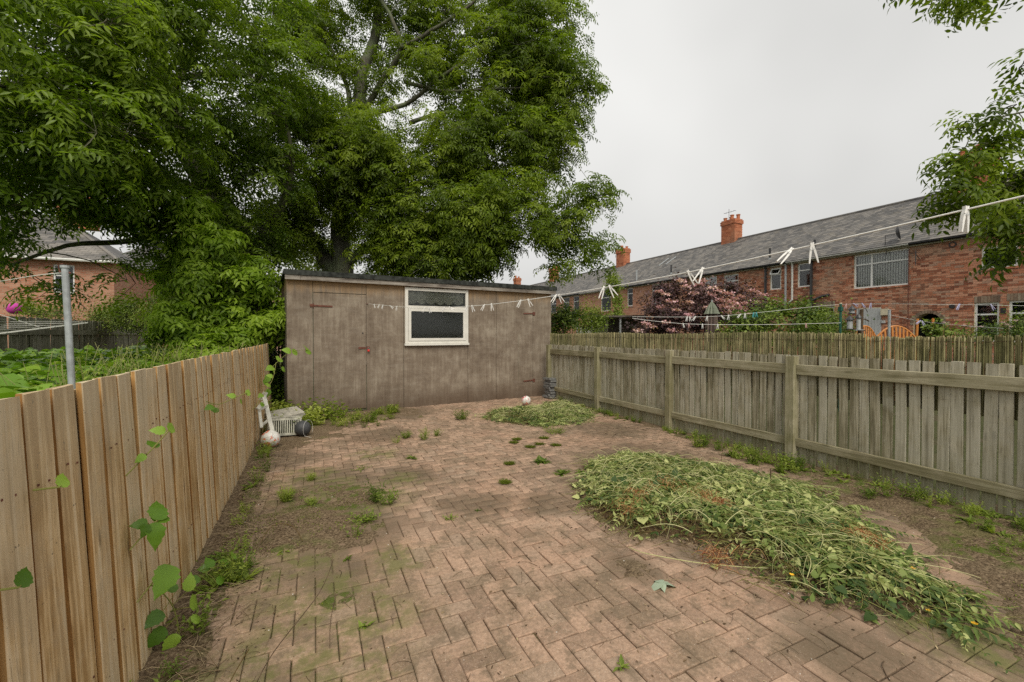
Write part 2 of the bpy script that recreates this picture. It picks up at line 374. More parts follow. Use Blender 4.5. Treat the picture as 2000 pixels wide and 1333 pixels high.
def plymat():
    m = NM('weathered_plywood', .85, .25); g = m.pos('obj', (14, 14, .9)); n = m.noise(g, 1.2, 7, .7, .4)
    p = m.pos('obj'); b = m.noise(p, 1.1, 5, .65); f = m.noise(m.pos('obj', (70, 70, 3)), 1, 4, .7)
    hz = m.noise(m.pos('obj', (1.5, 1.5, 9)), 1.6, 5, .7)
    c = m.ramp(m.math('ADD', m.math('MULTIPLY', n, .28), m.math('MULTIPLY', m.math('ADD', b, m.noise(p, 3.5, 5, .7)), .36)), [(.38, (.120, .088, .063)), (.5, (.200, .158, .118)), (.64, (.35, .300, .235))])
    c = m.mix(m.mr(hz, .5, .62, 0, .16), c, (.34, .30, .25))
    c = m.mix(m.mr(f, .56, .70, 0, .35), c, (.09, .062, .044))
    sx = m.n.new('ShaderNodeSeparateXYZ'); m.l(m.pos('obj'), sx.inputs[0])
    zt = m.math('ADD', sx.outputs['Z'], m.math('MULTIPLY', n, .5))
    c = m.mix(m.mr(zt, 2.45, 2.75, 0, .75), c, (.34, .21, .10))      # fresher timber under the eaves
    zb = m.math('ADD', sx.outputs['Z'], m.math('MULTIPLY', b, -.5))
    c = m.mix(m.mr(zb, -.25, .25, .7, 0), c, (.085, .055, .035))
    m.col(c); m.bump(m.math('ADD', n, f), .4, .004); return m.m
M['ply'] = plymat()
M['ply_door'] = M['ply']
M['fascia'] = wood('fascia_wood', (.12, .10, .085), (.25, .22, .185), (.36, .33, .29), axis=0)
M['felt'] = plain('roofing_felt', (.035, .038, .034), .95, .2, var=.5, vs=12)
M['white_paint'] = plain('white_paint', (.66, .64, .58), .45, .4, var=.08, vs=6)
M['upvc'] = plain('white_window_frame', (.72, .72, .70), .35, .5, var=.04)
M['rust'] = plain('rusty_iron', (.135, .052, .035), .8, .3, var=.4, vs=30)
M['red'] = plain('red_plastic', (.55, .03, .02), .45, .5)
M['black'] = plain('black_plastic', (.02, .022, .022), .5, .5)
M['rubber'] = plain('dark_rubber', (.05, .052, .055), .6, .4, var=.2, vs=40)
M['glass'] = glassmat('window_glass', alpha=.06)
M['dirty_glass'] = glassmat('dusty_glass', (.05, .055, .045), .12, .22)
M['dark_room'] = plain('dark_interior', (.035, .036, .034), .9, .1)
M['room_wall'] = plain('pale_room_wall', (.42, .41, .38), .9, .1)
M['curtain'] = plain('net_curtain', (.66, .66, .55), .9, .1, var=.25, vs=9)
M['blind'] = plain('blind_slat', (.86, .87, .84), .7, .2)
M['peg'] = plain('white_peg', (.80, .79, .76), .35, .5, var=.04)
M['cord'] = plain('white_cord', (.78, .77, .73), .6, .3, var=.08, vs=90)
M['galv'] = plain('galvanised_steel', (.36, .38, .39), .5, .5, .35, var=.2, vs=14)
M['mortar'] = plain('mortar', (.50, .40, .28), .95, .1, var=.2, vs=12)
M['brick_each'] = brickmat('clay_brick', 'obj'); M['brick_far'] = brickmat('clay_brick_field', 'attr')
M['brick_edge'] = brickmat('soldier_brick', 'attr', [(.14, .10, .075), (.24, .17, .12), (.30, .25, .19), (.20, .14, .10)])
M['brick_wall'] = brickwallmat('far_brickwork')
M['orange_brick'] = brickmat('chimney_brick', 'attr', [(.34, .115, .06), (.46, .165, .085), (.52, .21, .115), (.38, .145, .085)])
def slatemat(name, rand):
    m = NM(name, .7, .35); r = m.attr('tint') if rand == 'attr' else m.orand(); p = m.pos('world'); n = m.noise(p, 3, 5); s2 = m.noise(m.pos('world', (.25, .9, .25)), .55, 4)
    c = m.ramp(r, [(0, (.075, .073, .072)), (.5, (.12, .114, .108)), (1, (.19, .175, .158))])
    c = m.mix(m.mr(n, .5, .75, 0, .4), c, (.17, .145, .10)); c = m.mix(m.mr(s2, .52, .66, 0, .5), c, (.26, .235, .205))
    m.col(c); m.bump(m.noise(p, 30, 3), .3, .006); return m.m
M['slate'] = slatemat('roof_slate', 'obj'); M['slate_far'] = slatemat('roof_slate_field', 'attr')
M['gutter_dark'] = plain('black_gutter', (.03, .03, .032), .4, .5)
M['gutter_white'] = plain('white_gutter', (.62, .62, .58), .4, .4)
M['render_wall'] = plain('pink_render', (.42, .26, .20), .9, .1)
M['ash_leaf'] = leafmat('ash_leaves', (.070, .112, .008), (.140, .205, .014), (.235, .305, .030), .48, .45, .25)
M['shade_leaf'] = leafmat('dark_ash_leaves', (.068, .118, .009), (.130, .205, .015), (.220, .305, .030), .48, .42, .3)
M['elder_leaf'] = leafmat('elder_leaves', (.12, .20, .014), (.22, .33, .028), (.33, .45, .05), .5, .45, .3)
M['hedge_leaf'] = leafmat('hedge_leaves', (.05, .09, .012), (.12, .18, .022), (.24, .30, .05), .3, .5, .3)
M['lime_leaf'] = leafmat('yellow_green_leaves', (.10, .16, .02), (.19, .26, .035), (.32, .38, .07), .35, .5, .3)
M['purple_leaf'] = leafmat('purple_elder_leaves', (.040, .020, .024), (.10, .05, .055), (.19, .11, .10), .2, .5, .3)
M['pink'] = leafmat('pink_flower_heads', (.50, .26, .30), (.68, .42, .45), (.80, .60, .58), .2, .8, .1)
M['big_leaf'] = leafmat('broad_leaves', (.07, .15, .012), (.14, .27, .022), (.26, .40, .05), .35, .4, .4)
M['shed_weed'] = leafmat('yellowing_weed_leaves', (.09, .14, .015), (.22, .28, .04), (.42, .46, .12), .4, .55, .2)
M['weed'] = leafmat('weed_leaves', (.07, .115, .015), (.15, .21, .03), (.28, .34, .06), .35, .55, .3)
M['heap_leaf'] = leafmat('cut_weed_leaves', (.045, .082, .018), (.165, .225, .05), (.50, .52, .21), .3, .6, .3, back=(.28, .34, .22))
M['heap_stem'] = leafmat('cut_weed_stems', (.13, .085, .03), (.25, .26, .07), (.60, .58, .30), .15, .7, .2)
M['straw'] = leafmat('dry_litter', (.05, .032, .018), (.15, .10, .055), (.42, .33, .20), .1, .9, .1)
M['twig'] = plain('twig_bark', (.09, .062, .04), .9, .1, var=.4, vs=30)
M['crate'] = plain('grimy_white_plastic', (.40, .39, .32), .7, .2, var=.45, vs=9)
M['moss'] = leafmat('moss', (.07, .09, .01), (.14, .17, .02), (.17, .21, .035), .1, .95, .05)
M['bark'] = bark('ash_bark', (.10, .09, .062), (.20, .185, .14))
M['pale_bark'] = bark('pale_ash_bark', (.14, .13, .10), (.27, .26, .21))
M['yellow'] = plain('yellow_petal', (.75, .42, .02), .5, .3)
M['magenta'] = plain('magenta_paper', (.50, .05, .32), .6, .3)
M['orange_wood'] = plain('varnished_orange_wood', (.50, .19, .04), .5, .4)
M['grey_paint'] = plain('grey_painted_metal', (.42, .43, .43), .5, .4)
M['cream'] = plain('cream_plastic', (.58, .52, .38), .5, .4)
M['green_paint'] = plain('dark_green_paint', (.02, .10, .065), .5, .4)
M['parasol'] = plain('faded_brown_canvas', (.16, .12, .105), .9, .1); M['parasol_top'] = plain('faded_grey_green_canvas', (.20, .22, .17), .9, .1)
M['stone'] = plain('pale_stone', (.36, .34, .29), .9, .2, var=.3)
M['white_old'] = plain('dirty_white_plastic', (.50, .49, .43), .6, .3, var=.3, vs=9)
M['tile_grey'] = plain('grey_roof_tile', (.17, .17, .165), .8, .2, var=.3)
M['chip'] = plain('white_stone_chip', (.62, .58, .52), .8, .2)
M['lilac'] = plain('lilac_plastic', (.48, .46, .66), .4, .4); M['teal'] = plain('teal_plastic', (.05, .35, .36), .4, .4)
M['petal'] = plain('pale_pink_petal', (.75, .60, .56), .8, .1)
M['shed_grey'] = plain('grey_boards', (.12, .105, .09), .9, .1, var=.4, vs=5)
def ballmat(name, stripe, dirt):
    m = NM(name, .45, .4); p = m.pos('obj'); v = m.n.new('ShaderNodeTexVoronoi'); v.feature = 'DISTANCE_TO_EDGE'; v.inputs['Scale'].default_value = 7.; m.l(p, v.inputs['Vector'])
    n = m.noise(p, 9, 3, .5, 1.5); c = m.mix(m.mr(n, .54, .57, 0, 1), (.72, .70, .66), stripe)
    c = m.mix(m.mr(v.outputs['Distance'], .01, .04, .6, 0), c, (.3, .27, .24)); d = m.noise(p, 4, 5)
    c = m.mix(m.mr(d, .45, .7, 0, dirt), c, (.22, .21, .11)); m.col(c); m.bump(v.outputs['Distance'], .3, .004); return m.m
M['ball_orange'] = ballmat('muddy_football', (.72, .16, .06), .6); M['ball_pink'] = ballmat('white_football', (.62, .10, .12), .3)

# ------------------------------------------------------------ ground
def smooth(a, b, x): 
    t = np.clip((x-a)/(b-a), 0, 1); return t*t*(3-2*t)
def vnoise(x, y, s, seed=0):
    """value noise on arrays"""
    x = np.asarray(x)*s; y = np.asarray(y)*s; xi = np.floor(x).astype(int); yi = np.floor(y).astype(int); fx = x-xi; fy = y-yi
    h = lambda a, b: ((np.sin(a*127.1+b*311.7+seed*74.7)*43758.5453) % 1.0)
    fx = fx*fx*(3-2*fx); fy = fy*fy*(3-2*fy)
    return (h(xi, yi)*(1-fx)+h(xi+1, yi)*fx)*(1-fy)+(h(xi, yi+1)*(1-fx)+h(xi+1, yi+1)*fx)*fy
def fbm(x, y, s, o=4, seed=0):
    t = 0; a = .5; n = 0
    for k in range(o): t = t+a*vnoise(x, y, s*2**k, seed+k); n += a; a *= .55
    return t/n
RE_Y = [-1.5, .8, 1.05, 1.86, 3.16, 4.7, 6.5, 9.5]; RE_X = [2.6, 3.0, 3.5, 4.35, 4.78, 4.93, 5.0, 5.05]   # where the paving dives under the earth by the old fence
HEAP = [(2.95, 4.12), (2.35, 3.55), (2.05, 3.0), (2.15, 2.5), (2.5, 2.15), (2.45, 1.85), (2.62, 1.42), (2.92, 1.10), (3.18, 1.08), (3.5, 1.42), (3.93, 2.0), (4.3, 2.6), (4.15, 3.2), (3.85, 3.75), (3.45, 4.25)]
HEAP2 = [(2.75, 7.2), (2.85, 6.6), (3.4, 6.05), (4.3, 6.1), (4.85, 6.9), (4.9, 7.9), (4.45, 8.1), (4.25, 7.6), (3.6, 7.7), (3.0, 7.6)]
def inside(poly, x, y):
    """signed distance, positive inside"""
    x = np.asarray(x, float); y = np.asarray(y, float); c = np.zeros(x.shape, bool); d = np.full(x.shape, 1e9)
    n = len(poly)
    for i in range(n):
        x0, y0 = poly[i]; x1, y1 = poly[(i+1) % n]
        c ^= ((y0 > y) != (y1 > y)) & (x < (x1-x0)*(y-y0)/(y1-y0+1e-12)+x0)
        dx, dy = x1-x0, y1-y0; t = np.clip(((x-x0)*dx+(y-y0)*dy)/(dx*dx+dy*dy), 0, 1)
        d = np.minimum(d, np.hypot(x-x0-t*dx, y-y0-t*dy))
    return np.where(c, d, -d)
def soil_h(x, y):
    x = np.asarray(x, float); y = np.asarray(y, float)
    n = fbm(x, y, 2.2, 4, 3); f = fbm(x, y, 18, 3, 9)
    f2 = fbm(x, y, 45, 2, 19); h = -.013+.008*(f-.5)+.004*(f2-.5)
    ed = np.interp(y, RE_Y, RE_X)+.5*(n-.5)
    h = h+.026*smooth(-.25, .25, x-ed)+.03*smooth(0, .5, x-ed)*f
    le = -.50+.18*(n-.5)+.10*smooth(3.5, 1.8, y)
    h = h+.028*smooth(.10, -.12, x-le)+.02*smooth(.05, -.2, x-le)*f
    for cx_, cy_, r, a in [(-.25, 3.75, .5, .016), (.15, 3.5, .45, .0145), (.1, 4.4, .5, .014), (.55, 4.35, .35, .0135), (-.3, 6.6, .5, .02), (1.0, 8.6, 1.1, .024), (-.3, 7.6, .8, .028), (.4, 7.6, .5, .02), (1.84, 2.14, .12, .018), (.12, 2.6, .12, .016)]:
        d = np.hypot(x-cx_, y-cy_)/r; h = h+a*smooth(1.45, .25, d+1.1*(n-.5)+.55*(f-.5))*(.45+1.1*f)*.92
    h = h+.03*smooth(-.12, .15, inside(HEAP, x, y)+.3*(n-.5))
    h = h+.025*smooth(-.15, .15, inside(HEAP2, x, y)+.3*(n-.5))
    return h
xs = np.linspace(-.80, 5.35, 340); ys = [-1.5]
while ys[-1] < 9.6: ys.append(ys[-1]+(.03 if ys[-1] < .8 else .013+.0042*(ys[-1]-.8)))
ys = np.array(ys); XX, YY = np.meshgrid(xs, ys); ZZ = soil_h(XX, YY)
nx, ny = len(xs), len(ys); I = (np.arange(ny-1)[:, None]*nx+np.arange(nx-1)[None]).reshape(-1)
so_ = np_obj('garden_soil', np.stack([XX, YY, ZZ], -1).reshape(-1, 3), [np.stack([I, I+1, I+nx+1, I+nx], -1)], M['soil'], smooth=True)
tag(so_, 'bare brown earth with moss lying between and over the paving bricks', kind='structure')
g = MB(); g.add([(-400, -400, -.06), (400, -400, -.06), (400, 600, -.06), (-400, 600, -.06)], [(0, 1, 2, 3)])
tag(g.build('ground', M['ground']), 'rough grassy ground of the neighbouring gardens', kind='structure')

# paving: herringbone of 200 x 100 mm blocks
def block_mesh(name, mat, seed):
    r = random.Random(seed); L, Wd, H = .0980, .0480, .055; ch = .0045; b = MB()
    j = lambda a: a+r.uniform(-.0012, .0012)
    base = [(-L, -Wd), (L, -Wd), (L, Wd), (-L, Wd)]
    vs = [(x, y, -H) for x, y in base]+[(j(x), j(y), -ch) for x, y in base]+[(j(x-math.copysign(ch, x)), j(y-math.copysign(ch, y)), 0) for x, y in base]
    fs = [(8, 9, 10, 11)]
    for k in range(4):
        k2 = (k+1) % 4; fs += [(k, k2, 4+k2, 4+k), (4+k, 4+k2, 8+k2, 8+k)]
    b.add(vs, fs); return b
BM = [block_mesh('brick', M['paver'], s).mesh('brick', M['paver']) for s in range(6)]
pat = empty('patio', (0, 0, 0)); tag(pat, 'red brown herringbone block paving', kind='structure')
cells = []
for i in range(-8, 52):
    for j in range(-12, 96):
        s = (i+j) % 4
        if s == 0: c = (i*.1+.1, j*.1+.05, 0)
        elif s == 2: c = (i*.1+.05, j*.1+.1, 1)
        else: continue
        if -.72 < c[0] < 5.06 and -1.1 < c[1] < 9.25: cells.append(c)
vis = []
for c in cells:
    v = np.array([c[0], c[1], -EYE]); z = v@CF; px = 1000+840*(v@CR)/z if z > 0 else 9e9; py = 666.5-840*(v@CU)/z if z > 0 else 9e9
    cov = soil_h(c[0], c[1]); on = z > 0 and -30 < px < 2030 and py < 1370 and float(cov) < .004
    vis.append((0 if on else 1, z if z > 0 else 99+abs(z)))
order = sorted(range(len(cells)), key=lambda k: vis[k])
far = Bag(); tb = block_mesh('b', None, 50); tv = np.array(tb.v); tf4 = np.array(tb.f)
PP = []; MM = []; TT = []
for n_, k in enumerate(order):
    x, y, vert = cells[k]; dz = rnd.gauss(0, .0024)+.006*(fbm(x, y, .9, 2, 5)-.5); tilt = (rnd.gauss(0, .012), rnd.gauss(0, .014)); a = (math.pi/2 if vert else 0)+rnd.gauss(0, .006)+(math.pi if rnd.random() < .5 else 0)
    if n_ < 300:
        o = bpy.data.objects.new('brick', rnd.choice(BM)); o.location = (x, y, dz); o.rotation_euler = (tilt[0], tilt[1], a); link(o, pat)
    else:
        MM.append(np.array(Matrix.Rotation(a, 3, 'Z') @ Matrix.Rotation(tilt[0], 3, 'X') @ Matrix.Rotation(tilt[1], 3, 'Y'))); PP.append((x, y, dz)); TT.append(rnd.random())
V, Fc, T = instance(tv, tf4, np.array(MM), np.array(PP), np.array(TT)); far.add(V, Fc, T)
tag(far.build('brick_field', M['paver_far'], pat), kind='stuff')

# ------------------------------------------------------------ board shapes
def board_mesh(name, w, th, h, mat, seed, z0=0.0, jag=.003, segs=5, edge=None):
    """a sawn board standing on its end: slightly bowed, worn corners"""
    r = random.Random(seed); b = MB(); bow = r.uniform(-.004, .004); tw = r.uniform(-.006, .006); vs = []; c = .003
    for i in range(segs+1):
        t = i/segs; z = z0+(h-z0)*t; dx = bow*math.sin(t*math.pi)+r.uniform(-.0012, .0012); dy = tw*(t-.5)
        for x, y in ((-w/2, -th/2+c), (-w/2+c, -th/2), (w/2-c, -th/2), (w/2, -th/2+c), (w/2, th/2-c), (w/2-c, th/2), (-w/2+c, th/2), (-w/2, th/2-c)):
            zz = z+(r.uniform(-jag, jag) if i == segs else 0)
            vs.append((x+dx, y+dy, zz))
    fs = [tuple(range(7, -1, -1)), tuple(segs*8+k for k in range(8))]
    for i in range(segs):
        for k in range(8):
            k2 = (k+1) % 8; fs.append((i*8+k, i*8+k2, (i+1)*8+k2, (i+1)*8+k))
    b.add(vs, fs); me = b.mesh(name, mat)
    if edge:      # the sawn edges kept their fresher colour
        me.materials.append(edge)
        for q in range(segs):
            for k in (2, 3, 6, 7): me.polygons[2+q*8+k].material_index = 1
    return me

# left fence: new tan boards, every second one set back
lf = empty('board_fence', (-.705, 5, 0), 0, 'new tan timber fence of upright boards along the paving', 'fence')
LB = [board_mesh('board', .134, .019, 1.325, M['new_wood'], s, -.05, edge=M['new_wood_edge']) for s in range(7)]
LN = [board_mesh('board', .142, .019, 1.305, M['new_wood'], 30+s, -.05) for s in range(5)]
y = -.9; k = 0
LEAN = R_(2.6)
while y < 9.0:
    w = .167
    o = bpy.data.objects.new('board', rnd.choice(LB)); o.location = (rnd.uniform(-.003, .003), y-5, rnd.uniform(-.005, .005)); 
    o.rotation_euler = (rnd.gauss(0, .005), -LEAN+rnd.gauss(0, .004), math.pi/2+rnd.gauss(0, .015))
    o.rotation_euler = (Matrix.Rotation(-LEAN+rnd.gauss(0, .004), 3, 'Y') @ Matrix.Rotation(rnd.gauss(0, .006), 3, 'X') @ Matrix.Rotation(math.pi/2+rnd.gauss(0, .015)+(math.pi if rnd.random() < .5 else 0), 3, 'Z')).to_euler()
    link(o, lf)
    o = bpy.data.objects.new('board', rnd.choice(LN)); o.location = (-.023, y-5+w/2, rnd.uniform(-.010, .0))
    o.rotation_euler = (Matrix.Rotation(-LEAN, 3, 'Y') @ Matrix.Rotation(rnd.gauss(0, .004), 3, 'X') @ Matrix.Rotation(math.pi/2, 3, 'Z')).to_euler()
    link(o, lf); y += w; k += 1
for z in (.3, 1.05):
    m = MB(); m.bar((-.062-z*math.tan(LEAN), -5.9, z), (-.062-z*math.tan(LEAN), 4.0, z), .04, .09); m.build('rail', M['new_wood'], lf)
for yy in (-5, -3.2, -1.4, .4, 2.2, 3.9):
    m = MB(); m.bar((-.13, yy, -.2), (-.13-1.25*math.tan(LEAN), yy, 1.25), .09, .09); m.build('post', M['new_wood'], lf)

m = MB()      # nail heads in two rows
y = -.9
while y < 9.0:
    for z in (.30, 1.05):
        for q in (-.03, .03):
            zz = z+rnd.uniform(-.02, .02); x = .0105-zz*math.tan(LEAN); yy = y-5+q+rnd.uniform(-.006, .006); m.box((x-.002, yy-.003, zz-.003), (x+.0012, yy+.003, zz+.003))
    y += .167
tag(m.build('nail_heads', M['rust'], lf), kind='stuff')

# right fence: grey weathered boards behind two rails, posts in front
rf = empty('board_fence', (5.07, 4, 0), 0, 'old grey green timber fence with posts and two rails on the right', 'fence')
RB = [board_mesh('board', .083, .018, 1.255, M['old_wood'], 60+s, -.06) for s in range(8)]
y = -.9
while y < 9.05:
    o = bpy.data.objects.new('board', rnd.choice(RB)); o.location = (.035, y-4, rnd.uniform(-.012, .010)); a = rnd.gauss(0, .006)
    o.rotation_euler = (Matrix.Rotation(a, 3, 'X') @ Matrix.Rotation(math.pi/2+rnd.gauss(0, .03)+(math.pi if rnd.random() < .5 else 0), 3, 'Z')).to_euler(); link(o, rf); y += .0995+rnd.uniform(-.004, .006)
PY = [-.69, 1.21, 3.17, 5.07, 6.94, 8.86]
for a, b in zip(PY[:-1], PY[1:]):
    for z0, z1 in ((1.04, 1.155), (.195, .29)):
        m = MB(); dz = rnd.uniform(-.008, .008); dz2 = rnd.uniform(-.008, .008); c = .004
        for yy, d in ((a-4+.05, dz), (b-4-.05, dz2)):
            pass
        ya, yb = a-4+.051, b-4-.051; N = 6; vs = []; 
        for i in range(N+1):
            t = i/N; yy = ya+(yb-ya)*t; zz = dz*(1-t)+dz2*t+rnd.uniform(-.001, .001); 
            for x, z in ((-.018, z0+c), (-.014, z0), (.014, z0), (.018, z0+c), (.018, z1-c), (.014, z1), (-.014, z1), (-.018, z1-c)): vs.append((x, yy, z+zz))
        fs = [tuple(range(8)), tuple(N*8+k for k in range(7, -1, -1))]
        for i in range(N):
            for k in range(8):
                k2 = (k+1) % 8; fs.append((i*8+k2, i*8+k, (i+1)*8+k, (i+1)*8+k2))
        m.add(vs, fs); o = m.build('rail', M['rail_wood'], rf)
for yy in PY:
    me = board_mesh('post', .10, .10, 1.245, M['post_wood'], int(yy*10)+500, -.1, .006)
    o = bpy.data.objects.new('post', me); o.location = (-.012, yy-4, 0); o.rotation_euler = (rnd.gauss(0, .004), rnd.gauss(0, .004), math.pi/2); link(o, rf)

# reed screen behind the old fence
rs = empty('reed_screen', (5.17, 4, 0), 0, 'split reed screen standing up behind the old grey fence', 'screen')
V = []; F = []; T = []; y = -1.2; n = 0; prof = [(0, 1), (.87, -.5), (-.87, -.5)]
while y < 9.0:
    r = rnd.uniform(.004, .0072); top = 1.515+.012*math.sin(y*2.1)+rnd.uniform(-.014, .010)+(-.03 if y < 2.5 else 0)-(rnd.random() < .03)*.12; lean = rnd.gauss(0, .006); x0 = rnd.uniform(-.012, .012)
    t = min(1, max(0, rnd.gauss(.5, .24)))
    for z, q in ((.80, 0), (top, lean)):
        for c_, s_ in ((1, 0), (0, 1), (-1, 0), (0, -1)): V.append((x0+c_*r, y-4+s_*r+q, z)); T.append(t)
    F += [(n+k, n+(k+1) % 4, n+4+(k+1) % 4, n+4+k) for k in range(4)]+[(n+4, n+5, n+6, n+7)]; n += 8
    y += r*1.05+(rnd.random() < .03)*.008
m = MB(); m.v = V; m.f = F; m.t = T; tag(m.build('reeds', M['reed'], rs), kind='stuff')
for z, sg in ((1.44, .010), (1.22, .01)):
    m = MB(); pts = [(-.012, -5+i*.15, z+sg*math.sin(i*1.3)+(-.012 if i % 5 == 0 else 0)) for i in range(67)]; m.tube(pts, .0022, 4); m.build('binding_wire', M['twig'], rs)

# ------------------------------------------------------------ shed
SA = np.array([.9255, 8.8011]); SANG = math.atan2(.09022, .99592)
sh = empty('shed', (SA[0], SA[1], 0), SANG, 'weathered brown plywood shed with a flat felt roof at the garden end', 'shed')
S0, S1, SH = -1.36, 4.40, 2.47
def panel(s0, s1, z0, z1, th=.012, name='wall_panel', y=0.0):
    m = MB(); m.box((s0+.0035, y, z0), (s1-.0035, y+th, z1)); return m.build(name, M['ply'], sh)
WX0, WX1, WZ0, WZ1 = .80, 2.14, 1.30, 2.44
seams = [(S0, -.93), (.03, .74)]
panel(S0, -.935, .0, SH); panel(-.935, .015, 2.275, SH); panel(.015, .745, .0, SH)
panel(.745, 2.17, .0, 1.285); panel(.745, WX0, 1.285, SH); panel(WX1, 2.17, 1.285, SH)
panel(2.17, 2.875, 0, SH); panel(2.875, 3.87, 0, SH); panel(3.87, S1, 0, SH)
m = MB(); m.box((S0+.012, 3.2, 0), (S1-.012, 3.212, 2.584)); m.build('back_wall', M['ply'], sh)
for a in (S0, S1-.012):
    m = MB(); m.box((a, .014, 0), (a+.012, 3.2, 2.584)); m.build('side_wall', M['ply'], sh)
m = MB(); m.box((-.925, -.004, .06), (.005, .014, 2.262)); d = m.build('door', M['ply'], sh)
m = MB(); m.box((-.985, -.018, 2.005), (-.93, -.005, 2.05)); m.bar((-.935, -.010, 2.025), (-.60, -.010, 2.018), .010, .030); m.tube([(-.93, -.016, 1.985), (-.93, -.016, 2.07)], .009, 6); m.build('hinge', M['rust'], d)
m = MB(); m.box((-.135, -.016, 1.215), (-.005, -.005, 1.250)); m.box((.018, -.020, 1.212), (.068, -.001, 1.262)); m.build('hasp', M['rust'], d)
m = MB(); m.lathe([(.0, -.02), (.021, -.018), (.023, 0), (.021, .018), (0, .020)], 10); o = m.build('padlock', M['red'], d, True); o.location = (.045, -.036, 1.180); o.scale = (1, .5, 1.1)
m = MB(); m.tube([(-.013, 0, .018), (-.013, 0, .045), (0, 0, .056), (.013, 0, .045), (.013, 0, .018)], .003, 5); m.build('shackle', M['galv'], d, loc=(.045, -.036, 1.180))
m = MB(); m.lathe([(.012, -.004), (.012, .004), (0, .004)], 8); o = m.build('keyhole', M['black'], d); o.location = (-.055, -.008, 1.52); o.rotation_euler = (math.pi/2, 0, 0)
m = MB(); m.box((.008, -.006, .9), (.014, .008, 2.27)); m.build('door_strip', M['ply'], sh)
for zz in (1.985, .385):     # the old hinges of the boarded-up double door
    m = MB(); m.bar((3.60, -.009, zz), (3.86, -.009, zz+.01), .008, .028); m.box((3.87, -.012, zz-.035), (3.925, -.002, zz+.045)); m.tube([(3.865, -.014, zz-.03), (3.865, -.014, zz+.04)], .008, 6); m.build('hinge', M['rust'], sh)
for sx in (3.47,):
    m = MB(); m.box((sx, -.003, .42), (sx+.004, .001, 1.5)); m.build('seam', M['dark_wood'], sh)
# roof
m = MB(); m.box((S0-.05, -.10, 2.585), (S1+.10, 3.35, 2.645)); m.build('roof_felt', M['felt'], sh)
m = MB(); m.box((S0-.05, -.112, 2.56), (S1+.10, -.101, 2.650)); m.build('felt_edge', M['felt'], sh)
N = 3; edges = [S0-.03, S0+.22, 3.0, S1+.08]
for a, b in zip(edges[:-1], edges[1:]):
    m = MB(); m.box((a+.002, -.092, 2.475), (b-.002, -.070, 2.558)); m.build('fascia', M['fascia'], sh)
m = MB(); m.box((S0+.012, .0, SH+.001), (S1-.012, .03, 2.584)); m.build('header', M['dark_wood'], sh)
m = MB(); m.box((-1.0, .016, .02), (.08, .03, 2.4)); m.build('door_backing', M['dark_wood'], sh)
m = MB(); m.box((S0, -.069, 2.472), (S1, -.002, 2.483)); m.build('soffit', M['ply'], sh)
# window
wn = bpy.data.objects.new('window', None); wn.location = (0, 0, 0); link(wn, sh)
fx0, fx1, fz0, fz1 = .77, 2.165, 1.265, 2.455; fw = .062
m = MB()
for a, b in (((fx0, -.035, fz0+.045), (fx0+fw, .03, fz1)), ((fx1-fw, -.035, fz0+.045), (fx1, .03, fz1)), ((fx0+fw, -.034, fz1-fw), (fx1-fw, .03, fz1)), ((fx0+fw, -.034, fz0+.045), (fx1-fw, .03, fz0+fw+.03)), ((fx0+fw, -.033, 2.025), (fx1-fw, .028, 2.085))): m.box(a, b)
m.build('frame', M['white_paint'], wn)
m = MB(); m.box((fx0-.015, -.062, fz0), (fx1+.012, .02, fz0+.043)); m.build('sill', M['white_paint'], wn)
m = MB(); a0, a1, b0, b1 = fx0+fw+.004, fx1-fw-.004, fz0+fw+.034, 2.021
for a, b in (((a0, -.044, b0), (a0+.055, .0, b1)), ((a1-.055, -.044, b0), (a1, .0, b1)), ((a0+.055, -.043, b1-.05), (a1-.055, .0, b1)), ((a0+.055, -.043, b0), (a1-.055, .0, b0+.055))): m.box(a, b)
m.build('sash', M['white_paint'], wn)
m = MB(); m.box((a0+.055, -.022, b0+.055), (a1-.055, -.018, b1-.05)); m.build('pane', M['dirty_glass'], wn)
m = MB(); m.box((fx0+fw, -.006, 2.085), (fx1-fw, -.002, fz1-fw)); m.build('pane', M['dirty_glass'], wn)
# scalloped pelmet curtain behind the upper pane
m = MB(); vs = []; n = 90
for i in range(n+1):
    x = fx0+fw+.03+(fx1-fx0-2*fw-.05)*i/n; sc_ = abs(math.sin(i/n*math.pi*6.0+.4)); yb = .055+.012*math.sin(i/n*60)
    vs += [(x, yb, 2.40), (x, yb+.004*math.sin(i), 2.125+.06*(1-sc_**.7))]
m.add(vs, [(2*i, 2*i+1, 2*i+3, 2*i+2) for i in range(n)]); m.build('curtain', M['curtain'], wn)
m = MB()
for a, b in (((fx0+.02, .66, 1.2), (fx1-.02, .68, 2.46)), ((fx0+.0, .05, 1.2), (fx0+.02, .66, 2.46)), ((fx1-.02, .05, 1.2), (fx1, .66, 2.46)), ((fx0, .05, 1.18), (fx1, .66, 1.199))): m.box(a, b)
m.build('interior', M['dark_room'], wn)

